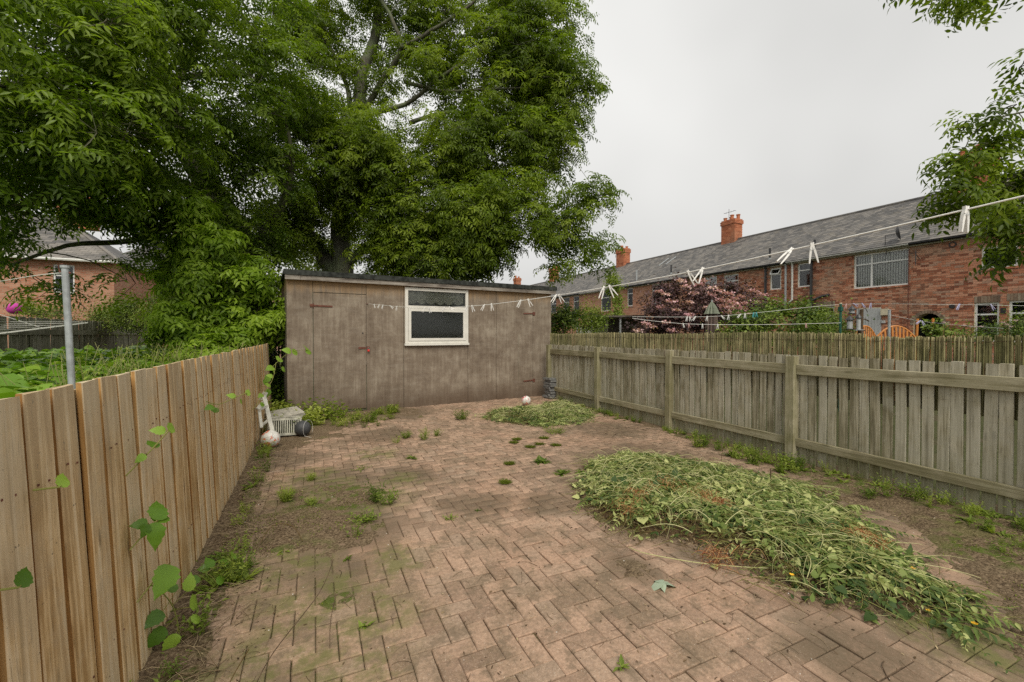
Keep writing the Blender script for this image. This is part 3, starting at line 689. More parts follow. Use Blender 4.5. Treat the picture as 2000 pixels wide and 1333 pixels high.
# ------------------------------------------------------------ terraces of houses
XT = 19.8; EAVE = 4.78; RIDGE = 7.30; RX = XT+3.8
def window(parent, y0, y1, z0, z1, style='two', blind=None, x=XT, sill=True, open_top=False):
    """a window in a wall at plane x facing -X; y0 < y1"""
    w = bpy.data.objects.new('window', None); link(w, parent); f = .055; xf, xb = x+.045, x+.10
    m = MB()
    for a, b in (((xf, y0, z0), (xb, y0+f, z1)), ((xf, y1-f, z0), (xb, y1, z1)), ((xf+.001, y0+f, z1-f), (xb, y1-f, z1)), ((xf+.001, y0+f, z0), (xb, y1-f, z0+f))): m.box(a, b)
    zt = z0+(z1-z0)*.70; ym = None
    if style in ('two', 'grid'): m.box((xf+.002, y0+f, zt-.025), (xb, y1-f, zt+.025))
    if style == 'grid': ym = y1-(y1-y0)*.33
    if ym: m.box((xf+.003, ym-.03, z0+f), (xb, ym+.03, zt-.025)); m.box((xf+.003, ym-.03, zt+.025), (xb, ym+.03, z1-f))
    m.build('frame', M['upvc'], w)
    spans_y = [(y0+f, y1-f)] if not ym else [(y0+f, ym-.03), (ym+.03, y1-f)]
    spans_z = [(z0+f, z1-f)] if style == 'one' else [(z0+f, zt-.025), (zt+.025, z1-f)]
    for a, b in spans_y:
        for iz, (c, d_) in enumerate(spans_z):
            m = MB()
            if open_top and iz == 1:
                fr = MB()
                for (p, q) in (((a, c), (a, d_)), ((b, c), (b, d_)), ((a, c), (b, c)), ((a, d_), (b, d_))):
                    fr.bar((xf-(.14 if p[1] == c else 0), p[0], p[1]), (xf-(.14 if q[1] == c else 0), q[0], q[1]), .03, .035)
                fr.build('sash', M['upvc'], w)
                m.add([(xf-.14, a, c), (xf-.14, b, c), (xf, b, d_), (xf, a, d_)], [(0, 3, 2, 1)])
            else: m.box((x+.068, a, c), (x+.072, b, d_))
            m.build('pane', M['glass'], w)
    m = MB()
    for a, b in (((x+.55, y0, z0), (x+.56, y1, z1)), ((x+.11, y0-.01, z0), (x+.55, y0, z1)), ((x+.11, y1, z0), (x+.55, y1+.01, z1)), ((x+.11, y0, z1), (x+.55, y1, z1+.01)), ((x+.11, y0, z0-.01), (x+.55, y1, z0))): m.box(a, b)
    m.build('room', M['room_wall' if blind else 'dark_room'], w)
    if blind == 'slats':
        yy = y0+f+.03
        while yy < y1-f-.02:
            b = MB(); an = R_(rnd.uniform(68, 80)); hw = .035
            dx, dy = math.cos(an)*hw, math.sin(an)*hw
            b.add([(x+.13-dx, yy-dy, z0+.02), (x+.13+dx, yy+dy, z0+.02), (x+.13+dx, yy+dy, z1-.02), (x+.13-dx, yy-dy, z1-.02)], [(0, 1, 2, 3)]); b.build('blind_slat', M['blind'], w); yy += .083
    if blind == 'net':
        b = MB(); vs = []; n = 20
        for i in range(n+1):
            yy = y0+(y1-y0)*i/n; vs += [(x+.15+.01*math.sin(i*1.9), yy, z0+.02), (x+.15+.01*math.sin(i*1.9), yy, z1)]
        b.add(vs, [(2*i, 2*i+2, 2*i+3, 2*i+1) for i in range(n)]); b.build('curtain', M['blind'], w)
    if sill:
        m = MB()
        n = max(2, int((y1-y0+.12)/.115))
        for i in range(n): m.box((x-.03, y0-.06+i*(y1-y0+.12)/n+.004, z0-.068), (x+.04, y0-.06+(i+1)*(y1-y0+.12)/n-.004, z0-.004), t=rnd.random())
        m.build('sill', M['brick_far'], w)
    return w
def brick_wall(parent, y0, y1, z0, z1, holes, each=0, arch=None, x=XT):
    """real brickwork facing -X: recessed mortar behind, courses of single bricks; the first `each` (nearest, highest) as parts"""
    ysx = sorted({y0, y1, *[h[0] for h in holes], *[h[1] for h in holes]}); zsx = sorted({z0, z1, *[h[2] for h in holes], *[h[3] for h in holes]})
    m = MB()
    for a, b in zip(ysx[:-1], ysx[1:]):
        for c, d_ in zip(zsx[:-1], zsx[1:]):
            if not any(h[0] <= a+1e-6 and b-1e-6 <= h[1] and h[2] <= c+1e-6 and d_-1e-6 <= h[3] for h in holes):
                if arch and a >= arch[0]-arch[2]-.01 and b <= arch[0]+arch[2]+.01 and c < arch[1]+arch[2]: continue
                m.box((x+.008, a, c), (x+.108, b, d_))
    if arch:      # mortar spandrels round the arch head
        cy_, cz, r = arch; n = 10
        for i in range(n):
            a0, a1 = math.pi*i/n, math.pi*(i+1)/n; q0 = (cy_+r*math.cos(a0), cz+r*math.sin(a0)); q1 = (cy_+r*math.cos(a1), cz+r*math.sin(a1)); zt = cz+r
            vs = [(x+.008, q0[0], q0[1]), (x+.008, q1[0], q1[1]), (x+.008, q1[0], zt+.001), (x+.008, q0[0], zt+.001)]
            m.add([v for v in vs]+[(x+.4, v[1], v[2]) for v in vs], [(0, 3, 2, 1), (0, 1, 5, 4)])
    m.build('mortar', M['mortar'], parent)
    br = []; row = 0; z = z0; L = .215; Hh = .065
    while z+Hh < z1:
        y = y0-(row % 2)*.1125
        hdr = (row % 5 == 3)
        step = .1125 if hdr else .225
        while y < y1:
            a, b = max(y, y0), min(y+step-.010, y1)
            if b-a > .03:
                segs = [(a, b)]
                for h in holes:
                    if h[2] < z+Hh-.005 and z+.005 < h[3]:
                        ns = []
                        for s in segs:
                            if s[1] <= h[0] or s[0] >= h[1]: ns.append(s)
                            else:
                                if s[0] < h[0]-.03: ns.append((s[0], h[0]-.002))
                                if s[1] > h[1]+.03: ns.append((h[1]+.002, s[1]))
                        segs = ns
                for s in segs:
                    c = ((s[0]+s[1])/2, z+Hh/2)
                    if arch and (math.hypot(c[0]-arch[0], c[1]-arch[1]) < arch[2]+.11 and c[1] > arch[1] or (abs(c[0]-arch[0]) < arch[2] and c[1] <= arch[1])): continue
                    br.append((s[0], s[1], z))
            y += step
        z += .075; row += 1
    br.sort(key=lambda b: (b[0]-1.3*b[2]) if b[2] > 1.45 else 99)
    shared = {}
    V = MB()
    for n, (a, b, z) in enumerate(br):
        dx = rnd.uniform(-.003, .003)
        if n < each:
            L_ = round(b-a, 2)
            if L_ not in shared:
                q = MB(); q.box((0, -L_/2, -.0325), (.02, L_/2, .0325)); shared[L_] = q.mesh('brick', M['brick_each'])
            o = bpy.data.objects.new('brick', shared[L_]); o.location = (x+dx-.002, (a+b)/2, z+.0325); link(o, parent)
        else:
            V.add([(x+dx, a, z), (x+dx, b, z), (x+dx, b, z+.065), (x+dx, a, z+.065), (x+.02, a, z), (x+.02, b, z), (x+.02, b, z+.065), (x+.02, a, z+.065)],
                  [(0, 3, 2, 1), (3, 7, 6, 2), (0, 1, 5, 4), (0, 4, 7, 3), (1, 2, 6, 5)], t=rnd.random())
    if V.v: tag(V.build('brick_field', M['brick_far'], parent), kind='stuff')
def slate_roof(parent, y0, y1, each=0):
    xe, ze = XT-.22, EAVE+.02; d = Vector((RX-xe, 0, RIDGE-ze)); Ls = d.length; d.normalize(); up = Vector((-d.z, 0, d.x))
    m = MB()
    for sgn in (1, -1):
        a = Vector((xe, 0, ze)) if sgn == 1 else Vector((2*RX-xe, 0, ze)); r = Vector((RX, 0, RIDGE))
        off = Vector((0, 0, -.03))
        m.add([a+off+Vector((0, y0, 0)), r+off+Vector((0, y0, 0)), r+off+Vector((0, y1, 0)), a+off+Vector((0, y1, 0))], [(0, 1, 2, 3)] if sgn == -1 else [(3, 2, 1, 0)])
    m.build('roof_boarding', M['slate_far'], parent)
    rows = int(Ls/.19); V = MB(); mesh = None; k = 0
    for r_ in range(rows+1):
        yy = y0-(r_ % 2)*.125
        while yy < y1:
            a, b = max(yy, y0)+.002, min(yy+.248, y1)
            if b-a > .04:
                s0 = r_*.19; p = Vector((xe, 0, ze))+d*s0; q = p+d*min(.21, Ls-s0+.02); th = up*.009; jj = rnd.uniform(0, .003)
                lo = p+up*(.012+jj); hi = q+up*.004
                if k < each and b-a > .2:
                    if mesh is None:
                        g_ = MB(); c = (lo+hi)/2; e = [(lo-c), (hi-c)]
                        g_.add([(e[0].x, -.123, e[0].z), (e[0].x, .123, e[0].z), (e[1].x, .123, e[1].z), (e[1].x, -.123, e[1].z), (e[0].x-th.x, -.123, e[0].z-th.z), (e[0].x-th.x, .123, e[0].z-th.z)], [(0, 3, 2, 1), (0, 1, 5, 4)]); mesh = g_.mesh('slate', M['slate'])
                    o = bpy.data.objects.new('slate', mesh); c = (lo+hi)/2; o.location = (c.x, (a+b)/2, c.z); link(o, parent); k += 1
                else:
                    V.add([(lo.x, a, lo.z), (lo.x, b, lo.z), (hi.x, b, hi.z), (hi.x, a, hi.z), (lo.x-th.x, a, lo.z-th.z), (lo.x-th.x, b, lo.z-th.z)], [(0, 3, 2, 1), (0, 1, 5, 4)], t=rnd.random())
            yy += .25
    tag(V.build('slate_field', M['slate_far'], parent), kind='stuff')
    m = MB(); yy = y0
    while yy < y1-.02:
        e_ = min(yy+.45, y1); m.tube([(RX, yy+.003, RIDGE), (RX, e_-.003, RIDGE)], .075, 8, t=rnd.random()*.5); yy += .45
    m.build('ridge_tiles', M['slate_far'], parent)
def chimney(parent, y, pots=4, w=.95, h=1.35, aer=False):
    m = MB(); x0, x1 = RX-.35, RX+.35; z = RIDGE-.55; r = 0
    while z < RIDGE+h-.04:
        zz = z+.068; ex = .045 if z > RIDGE+h-.36 and z < RIDGE+h-.12 else 0
        off = (r % 2)*.11
        for face in range(2):
            L0, L1 = (y-w/2-ex, y+w/2+ex) if face == 0 else (x0-ex, x1+ex); a = L0-off
            while a < L1:
                b0, b1 = max(a, L0)+.003, min(a+.225, L1)-.003
                if b1-b0 > .03:
                    if face == 0: m.box((x0-ex, b0, z+.004), (x0-ex+.09, b1, zz), t=rnd.random())
                    else: m.box((b0, y-w/2-ex-.001, z+.004), (b1, y-w/2-ex+.09, zz), t=rnd.random())
                a += .225
        z += .075; r += 1
    ch = m.build('chimney', M['orange_brick'], parent)
    m = MB(); m.box((x0+.02, y-w/2+.02, RIDGE-.5), (x1-.02, y+w/2-.02, RIDGE+h-.03)); m.build('chimney_core', M['mortar'], ch)
    for i in range(pots):
        pz = RIDGE+h-.05; py = y-w/2+w*(i+.5)/pots; px = RX+(-.12 if i % 2 else .12); hh = rnd.uniform(.22, .42)
        m = MB(); m.lathe([(.105, 0), (.10, hh*.8), (.125, hh*.85), (.125, hh), (.08, hh), (.08, .05)], 10, (px, py, pz), t=.4+.2*rnd.random()); m.build('chimney_pot', M['orange_brick'], ch)
    if aer:
        m = MB(); m.tube([(RX, y+.2, RIDGE+h), (RX, y+.2, RIDGE+h+.75)], .012, 5)
        m.bar((RX, y-.25, RIDGE+h+.55), (RX, y+.55, RIDGE+h+.55), .014, .014)
        for q in range(5): m.bar((RX-.14, y-.2+q*.17, RIDGE+h+.55), (RX+.14, y-.2+q*.17, RIDGE+h+.55), .008, .008)
        m.build('aerial', M['gutter_dark'], ch)
def pipe(parent, y, z0, z1, mat, r=.05, hop=True, name='drainpipe'):
    m = MB(); m.tube([(XT-.09, y, z0), (XT-.09, y, z1)], r, 8)
    zz = z0+.4
    while zz < z1: m.tube([(XT-.09, y, zz), (XT-.09, y, zz+.06)], r*1.18, 8); zz += 1.2
    if hop: m.tube([(XT-.09, y, z1), (XT-.16, y, z1+.12)], r, 8)
    m.build(name, mat, parent)
def soldiers(parent, y0, y1, z, name='lintel'):
    m = MB(); y = y0
    while y < y1-.03: m.box((XT-.008, y+.004, z), (XT+.03, y+.071, z+.215), t=rnd.random()); y += .075
    m.build(name, M['brick_edge'], parent)
def house(name, y0, y1, label, wins, arch=None, each=0, slates=0, far=False, gut='gutter_dark', chim=None, chim_kw={}):
    h = empty(name, (0, 0, 0), 0, label, 'house', 'brick terrace houses')
    holes = [(w[0], w[1], w[2], w[3]) for w in wins]
    if arch: holes.append((arch[0]-arch[2], arch[0]+arch[2], 0, arch[1]))
    if far:
        ysx = sorted({y0, y1, *[q[0] for q in holes], *[q[1] for q in holes]}); zsx = sorted({0, EAVE, *[q[2] for q in holes], *[q[3] for q in holes]}); m = MB()
        for a, b in zip(ysx[:-1], ysx[1:]):
            for c, d_ in zip(zsx[:-1], zsx[1:]):
                if not any(q[0] <= a+1e-6 and b-1e-6 <= q[1] and q[2] <= c+1e-6 and d_-1e-6 <= q[3] for q in holes): m.box((XT, a, c), (XT+.1, b, d_))
        m.build('wall', M['brick_wall'], h)
    else: brick_wall(h, y0, y1, 0, EAVE, holes, each, arch)
    for w in wins: window(h, w[0], w[1], w[2], w[3], **(w[4] if len(w) > 4 else {}))
    m = MB(); m.box((XT+.12, y0+.001, 0), (2*RX-XT, y0+.05, EAVE-.1)); m.box((2*RX-XT-.1, y0+.05, 0), (2*RX-XT, y1, EAVE-.1)); m.build('wall', M['brick_wall'], h)
    slate_roof(h, y0, y1, slates)
    m = MB()
    a = XT-.17; n = 6; vs = []
    for yy in (y0+.002, y1-.002):
        for i in range(n+1):
            t = math.pi+math.pi*i/n; vs.append((a+.06*math.cos(t), yy, EAVE-.01+.06*math.sin(t)))
    m.add(vs, [(i, i+1, n+1+i+1, n+1+i) for i in range(n)]+[(i+1, i, n+1+i, n+1+i+1) for i in range(n)]); m.bar((a-.06, y0, EAVE-.01), (a-.06, y1, EAVE-.01), .012, .02)
    m.build('gutter', M[gut], h)
    m = MB(); m.box((XT-.10, y0+.001, EAVE-.10), (XT-.075, y1-.001, EAVE+.01)); m.box((XT-.075, y0+.001, EAVE-.10), (XT-.002, y1-.001, EAVE-.088)); m.build('fascia', M['white_old'], h)
    if chim is not None: chimney(h, chim, **chim_kw)
    return h
G_ = dict(style='two'); N_ = dict(style='two', blind='net')
hA = house('brick_house', 1.6, 8.17, 'nearest brick terrace house on the right, half behind the hanging leaves',
      [(5.55, 6.35, 3.62, 4.30, dict(style='one')), (5.93, 6.50, 1.25, 2.52, G_), (4.6, 5.72, 1.25, 2.54, G_), (2.4, 3.6, 3.3, 4.6, G_)], arch=(7.68, 1.84, .40), each=300, slates=300, chim=7.75, chim_kw=dict(h=1.2))
hB = house('brick_house', 8.17, 12.62, 'brick terrace house with the wide upper window and vertical blinds under a white gutter',
      [(8.22, 10.0, 3.32, 4.66, dict(style='grid', blind='slats')), (11.64, 12.22, 3.60, 4.66, G_), (10.70, 11.52, 1.4, 2.66, G_), (9.08, 9.84, .1, 2.5, dict(style='one', sill=False))], each=300, slates=300, gut='gutter_white')
hC = house('brick_house', 12.62, 18.9, 'brick terrace house with an open top bathroom window, rising behind the purple elder',
      [(12.98, 13.50, 3.60, 4.62, dict(style='two', open_top=True)), (15.2, 16.05, 3.5, 4.60, G_), (16.5, 17.3, 3.4, 4.66, dict(style='two'))], chim=18.6, chim_kw=dict(aer=True, h=1.25))
hD = house('brick_house', 18.9, 24.2, 'brick terrace house with a roof window and a slim white stair window', [(23.22, 23.80, 3.42, 4.66, N_), (20.6, 21.4, 3.4, 4.66, N_)], far=True)
hE = house('brick_house', 24.2, 29.4, 'brick terrace house beyond the slim climbing tree, with a tall pale net-curtained window', [(25.6, 26.8, 3.2, 4.66, N_)], far=True, gut='gutter_white', chim=28.9, chim_kw=dict(h=1.3, pots=3))
hF = house('brick_house', 29.4, 40.5, 'brick terrace house with two pale windows side by side just right of the shed', [(28.75+1.0, 30.6, 3.2, 4.66, N_), (31.2, 32.2, 3.2, 4.66, N_), (33.4, 34.4, 3.4, 4.6, N_)], far=True, chim=40.3, chim_kw=dict(h=1.3, pots=3))
hG = house('brick_house', 40.5, 52., 'farthest brick terrace house, only roof and chimney over the shed corner', [], far=True, chim=49.5, chim_kw=dict(h=1.3, pots=2, w=.8))
# fittings of the near houses
soldiers(hA, 5.90, 6.53, 2.525); soldiers(hA, 4.57, 5.75, 2.545); soldiers(hB, 10.67, 11.55, 2.665)
m = MB()
for i in range(18):
    a0 = math.pi*i/18; a1 = math.pi*(i+1)/18-.02; r0, r1 = .40, .505; cy_, cz = 7.68, 1.84
    p = [(cy_+r*math.cos(a), cz+r*math.sin(a)) for r, a in ((r0, a0), (r1, a0), (r1, a1), (r0, a1))]
    m.add([(XT-.006, *q) for q in p]+[(XT+.05, *q) for q in p], [(0, 1, 2, 3), (0, 4, 5, 1), (1, 5, 6, 2), (2, 6, 7, 3), (3, 7, 4, 0)], t=rnd.random())
m.build('arch_bricks', M['brick_edge'], hA)
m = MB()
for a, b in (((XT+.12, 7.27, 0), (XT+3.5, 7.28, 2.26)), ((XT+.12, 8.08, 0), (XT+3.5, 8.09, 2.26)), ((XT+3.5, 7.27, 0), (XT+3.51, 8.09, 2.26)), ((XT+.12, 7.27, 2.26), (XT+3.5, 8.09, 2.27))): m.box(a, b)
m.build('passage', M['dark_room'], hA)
m = MB(); m.lathe([(.10, -.05), (.10, .02), (.07, .02), (.07, -.03), (0, -.03)], 12); o = m.build('vent', M['gutter_dark'], hA); o.location = (XT-.01, 7.05, 4.55); o.rotation_euler = (0, -math.pi/2, 0)
m = MB(); m.lathe([(.07, 0), (.07, .12), (0, .12)], 12); o = m.build('flue', M['gutter_dark'], hA); o.location = (XT, 7.02, 2.44); o.rotation_euler = (0, -math.pi/2, 0)
m = MB(); m.box((XT-.02, 5.78, 2.15), (XT-.001, 5.9, 2.32)); m.build('air_brick', M['gutter_dark'], hA)
pipe(hB, 8.20, 0, 4.6, M['rust'], .018, False); pipe(hB, 11.58, 0, 4.62, M['gutter_dark'], .055)
m = MB(); m.tube([(XT-.09, 11.55, 2.95), (XT-.10, 11.1, 3.12), (XT-.10, 10.85, 3.15)], .055, 8); m.build('waste_pipe', M['gutter_dark'], hB)
pipe(hB, 12.40, 3.05, 4.62, M['gutter_white'], .04); pipe(hC, 12.70, 2.6, 4.62, M['galv'], .045); pipe(hC, 13.67, 0, 4.62, M['gutter_dark'], .055)
m = MB(); m.tube([(XT-.09, 12.40, 3.05), (XT-.1, 12.55, 2.9), (XT-.1, 12.7, 2.88)], .04, 8); m.build('waste_pipe', M['gutter_white'], hB)
for a, b, hh in ((12.8, 13.7, hC), (12.5, 11.7, hB)):
    m = MB(); m.bar((XT-.1, a, 2.93), (XT-.1, b, 3.28), .03, .04); m.build('waste_pipe', M['cream'] if hh is hC else M['rust'], hh)
for yy, hh, zb in ((13.75, hC, 5.05), (11.7, hB, 5.05), (20.3, hD, 5.2)):
    m = MB(); x_ = XT+.12+(zb-4.9)*1.4; m.tube([(x_, yy, zb-.1), (x_, yy, zb+.62)], .05, 8); m.build('vent_pipe', M['gutter_dark'], hh)
    m = MB(); m.tube([(x_, yy, zb-.12), (x_, yy, zb+.14)], .075, 8); m.build('pipe_collar', M['galv'], hh)
m = MB(); x_ = XT+.4; m.tube([(x_, 23.3, 5.0), (x_, 23.3, 5.9)], .05, 8); m.build('vent_pipe', M['galv'], hD)
d_ = Vector((RX-(XT-.22), 0, RIDGE-EAVE)).normalized(); u_ = Vector((-d_.z, 0, d_.x))
m = MB()
for yy in (22.3, 22.95):
    p = Vector((XT-.22, yy, EAVE))+d_*2.7+u_*.05; m.bar(p, p+d_*1.1, .07, .05)
m.build('roof_window', M['galv'], hD)
dish = Matrix.Rotation(R_(-100), 4, 'Z') @ Matrix.Rotation(R_(75), 4, 'X')
m = MB(); pr = [(r, .42*r*r*3) for r in (0.001, .08, .16, .23, .28)]
for q in pr: pass
m.lathe(pr, 16); o = m.build('satellite_dish', M['gutter_dark'], hB, True); o.location = (XT-.1, 8.6, 5.25); o.rotation_euler = (R_(80), 0, R_(25))
m = MB(); m.tube([(XT-.1, 8.62, 5.22), (XT-.25, 8.85, 5.2), (XT-.14, 8.9, 4.95), (XT-.03, 8.9, 4.5)], .012, 5); m.build('dish_bracket', M['gutter_dark'], hB)
m = MB(); m.tube([(XT-.02, 7.93, 4.2), (XT-.28, 7.93, 4.35)], .012, 5); m.tube([(XT-.28, 7.93, 3.95), (XT-.28, 7.93, 4.5)], .012, 5); m.bar((XT-.28, 7.75, 4.4), (XT-.28, 8.1, 4.4), .01, .01); m.build('aerial', M['gutter_dark'], hA)
m = MB(); m.box((XT-.05, 9.05, .1), (XT+.02, 9.86, 2.5)); dd = m.build('door', M['grey_paint'], hB)
for q in range(6):
    m = MB(); m.box((XT-.058, 9.16+q*.1, .3), (XT-.051, 9.235+q*.1, 2.2)); m.build('panel', M['grey_paint'], dd)
m = MB(); m.box((XT-.12, 8.80, 2.22), (XT-.001, 9.03, 2.46)); m.build('meter_box', M['cream'], hB)
m = MB(); m.box((XT-.08, 8.92, 1.92), (XT-.001, 9.02, 2.02)); m.build('outdoor_socket', M['grey_paint'], hB)

# the house across the left gardens, facing us
YL = 25.5
hl = empty('brick_house', (-9, YL, 0), 0, 'far red brick house with hipped slate roof, seen left under the branches', 'house')
x0, x1 = -13.5, .75
m = MB(); wl = (-6.7+1.3, -5.3+1.3, 3.3, 4.5)
x0w = -2.45-.15; 
for a, b in (((x0, 0, 0), (-1.3, .1, 4.75)), ((-1.3, 0, 0), (-.6, .1, 3.3)), ((-1.3, 0, 4.55), (-.6, .1, 4.75)), ((-.6, 0, 0), (x1, .1, 4.75)), ((x1-.1, .1, 0), (x1, 8, 4.75))): m.box(a, b)
m.build('wall', M['brick_wall'], hl)
w_ = bpy.data.objects.new('window', None); link(w_, hl)
m = MB()
for a, b in (((-1.3, .03, 3.3), (-1.24, .08, 4.55)), ((-.66, .03, 3.3), (-.6, .08, 4.55)), ((-1.24, .03, 4.49), (-.66, .08, 4.55)), ((-1.24, .03, 3.3), (-.66, .08, 3.36)), ((-1.24, .03, 4.05), (-.66, .08, 4.1))): m.box(a, b)
m.build('frame', M['upvc'], w_); m = MB(); m.box((-1.24, .05, 3.36), (-.66, .055, 4.49)); m.build('pane', M['glass'], w_); m = MB(); m.box((-1.6, .5, 3.1), (-.3, .51, 4.7)); m.build('room', M['dark_room'], w_)
m = MB(); e = .3; zr = 7.4
m.add([(x0, -e, 4.78), (x1+e, -e, 4.78), (x1+e, 8+e, 4.78), (x0, 8+e, 4.78), (x0, 4, zr), (x1-3.3, 4, zr)], [(0, 1, 5, 4), (1, 2, 5), (2, 3, 4, 5)]); m.build('roof', M['slate_far'], hl)
V = MB(); sl_ = Vector((0, 4+e, zr-4.78)); Ls = sl_.length; sl_.normalize()
for r_ in range(int(Ls/.22)):
    t0 = r_*.22; lim = x1+e-(3.3+e)*t0/Ls; xx = x0+(r_ % 2)*.15
    while xx < lim:
        p = Vector((xx, -e, 4.78))+sl_*t0; q = p+sl_*.23; V.add([(xx, p.y, p.z+.022), (min(xx+.29, lim), p.y, p.z+.022), (min(xx+.29, lim), q.y, q.z+.006), (xx, q.y, q.z+.006), (xx, p.y, p.z), (min(xx+.29, lim), p.y, p.z)], [(0, 1, 2, 3), (4, 5, 1, 0)], t=rnd.random()); xx += .3
tag(V.build('slate_field', M['slate_far'], hl), kind='stuff')
m = MB(); m.tube([(x0, -e-.05, 4.74), (x1+e, -e-.05, 4.74)], .06, 6); m.build('gutter', M['gutter_white'], hl)
m = MB(); m.tube([(x1+e, -e, 4.80), (x1-3.3, 4, zr+.02)], .07, 6, t=.8); m.tube([(x0, 4, zr+.02), (x1-3.3, 4, zr+.02)], .08, 6, t=.4); m.build('ridge_tiles', M['slate_far'], hl)
def stack(parent, cx_, cy_, z0, z1, w, d, pots):
    m = MB(); z = z0; r = 0
    while z < z1:
        a = cx_-w/2-(r % 2)*.11
        while a < cx_+w/2:
            b0, b1 = max(a, cx_-w/2)+.004, min(a+.225, cx_+w/2)-.004
            if b1-b0 > .03: m.box((b0, cy_-d/2, z), (b1, cy_+d/2, z+.068), t=rnd.random())
            a += .225
        z += .075; r += 1
    c = m.build('chimney', M['orange_brick'], parent)
    for i in range(pots):
        m = MB(); m.lathe([(.12, 0), (.11, .3), (.14, .32), (.14, .4), (.09, .4), (.09, .1)], 10, (cx_-w/2+w*(i+.5)/pots, cy_, z1), t=.5); m.build('chimney_pot', M['orange_brick'], c)
stack(hl, -1.9, 4.0, 6.9, 8.15, 1.5, .6, 3)
h2 = empty('brick_house', (-9, 34, 0), 0, 'second house farther back with only its orange chimney and grey roof showing', 'house')
m = MB(); m.box((-3, 0, 0), (5, .1, 5.6)); m.build('wall', M['brick_wall'], h2)
m = MB(); m.add([(-3, -.3, 5.6), (5.3, -.3, 5.6), (5.3, 8, 5.6), (-3, 8, 5.6), (-1, 4, 8), (1.5, 4, 8)], [(0, 1, 5, 4), (1, 2, 5), (2, 3, 4, 5), (3, 0, 4)]); m.build('roof', M['slate_far'], h2)
stack(h2, .85, 2.5, 6.2, 8.9, 1.0, .6, 2)
h3 = empty('rendered_house', (-6.5, 27.5, 0), 0, 'low pinkish rendered wall with white downpipes and windows beside the far brick house', 'house')
m = MB(); m.box((.2, 0, 0), (6, .1, 3.95)); m.build('wall', M['render_wall'], h3)
m = MB(); m.add([(.0, -.2, 3.95), (6.2, -.2, 3.95), (6.2, 3, 5.0), (.0, 3, 5.0)], [(0, 1, 2, 3)]); m.build('roof', M['slate_far'], h3)
for xx in (.9, 2.6, 3.3, 4.6):
    m = MB(); m.box((xx, -.05, 1.5), (xx+.09, -.01, 3.9)); m.build('drainpipe', M['upvc'], h3)
for xx in (1.35, 3.6):
    m = MB(); m.box((xx, -.02, 2.1), (xx+.8, -.004, 3.2)); m.build('window', M['dark_room'], h3)

# ------------------------------------------------------------ foliage
def leaflet(L, Wd, fold=.25, six=False, droop=.15):
    """blade along +Y from the origin, folded along the midrib"""
    if six:
        v = [(0, 0, 0), (-Wd*.42, L*.22, fold*Wd*.4), (-Wd*.5, L*.5, fold*Wd*.5-droop*L*.2), (0, L, -droop*L), (Wd*.5, L*.5, fold*Wd*.5-droop*L*.2), (Wd*.42, L*.22, fold*Wd*.4), (0, L*.55, -droop*L*.3)]
        f = [(0, 6, 2, 1), (6, 3, 3, 2), (0, 5, 4, 6), (6, 4, 3, 3)]
        f = [(0, 6, 1), (1, 6, 2), (2, 6, 3), (0, 5, 6), (5, 4, 6), (4, 3, 6)]
    else:
        v = [(0, 0, 0), (-Wd*.5, L*.42, fold*Wd*.5), (0, L, -droop*L), (Wd*.5, L*.42, fold*Wd*.5)]
        f = [(0, 2, 1), (0, 3, 2)]
    return np.array(v, float), np.array(f)
def Rm(ax, a): return np.array(Matrix.Rotation(a, 3, ax))
def compound(r, npair=4, rach=.22, L=.085, Wd=.03, six=False, droop=.9):
    """a pinnate leaf growing along +Y and bending down"""
    lv, lf_ = leaflet(L, Wd, six=six); V = []; F = []; n = 0; p = np.zeros(3); ang = 0
    seg = rach/npair
    for k in range(npair+1):
        items = [(0, 1.)] if k == npair else ([] if k == 0 and npair > 3 and r.random() < .3 else [(-1, 1), (1, 1)])
        for sd, _ in items:
            a = sd*R_(r.uniform(48, 68)) if sd else 0
            sc = r.uniform(.8, 1.1)*(1-.25*abs(k/npair-.5))
            m = Rm('X', -ang) @ Rm('Z', -a) @ Rm('X', -R_(r.uniform(5, 40))) @ Rm('Y', r.uniform(-.4, .4))
            V.append((lv*sc) @ m.T+p); F.append(lf_+n); n += len(lv)
        ang += droop/npair*r.uniform(.6, 1.4)
        p = p+np.array([0, math.cos(ang), -math.sin(ang)])*seg
    return np.concatenate(V), np.concatenate(F)
def spray(seed, nl=6, **kw):
    r = random.Random(seed); V = []; F = []; n = 0
    for k in range(nl):
        v, f = compound(r, **kw); az = 2*math.pi*(k+r.uniform(-.3, .3))/nl; el = R_(r.uniform(-10, 50)); off = np.array([0, 0, r.uniform(-.06, .06)])
        m = Rm('Z', az) @ Rm('X', el); V.append(v @ m.T+off); F.append(f+n); n += len(v)
    return np.concatenate(V), np.concatenate(F)
def bake_sprays(bag, temps, pts, dirs, scale, tints, r_):
    """put one spray at each point, its axis leaning along dirs"""
    pts = np.asarray(pts); n = len(pts)
    if n == 0: return
    which = r_.integers(0, len(temps), n)
    az = r_.uniform(0, 2*np.pi, n); tl = np.arccos(np.clip(dirs[:, 2]/np.linalg.norm(dirs, axis=1), -1, 1))*.55
    da = np.arctan2(dirs[:, 1], dirs[:, 0])
    Mx = rotz(da) @ roty(tl) @ rotz(az); Mx = Mx*(scale*r_.uniform(.75, 1.25, n))[:, None, None]
    for k in range(len(temps)):
        s = which == k
        if s.any():
            V, Fc, T = instance(temps[k][0], temps[k][1], Mx[s], pts[s], tints[s]); L_ = 7 if temps[k][1].max() and len(temps[k][0]) % 7 == 0 and len(temps[k][1])*7 == len(temps[k][0])*6 else 4; T = np.clip(T+r_.normal(0, .09, len(T)//L_+1).repeat(L_)[:len(T)], 0, 1); bag.add(V, Fc, T)
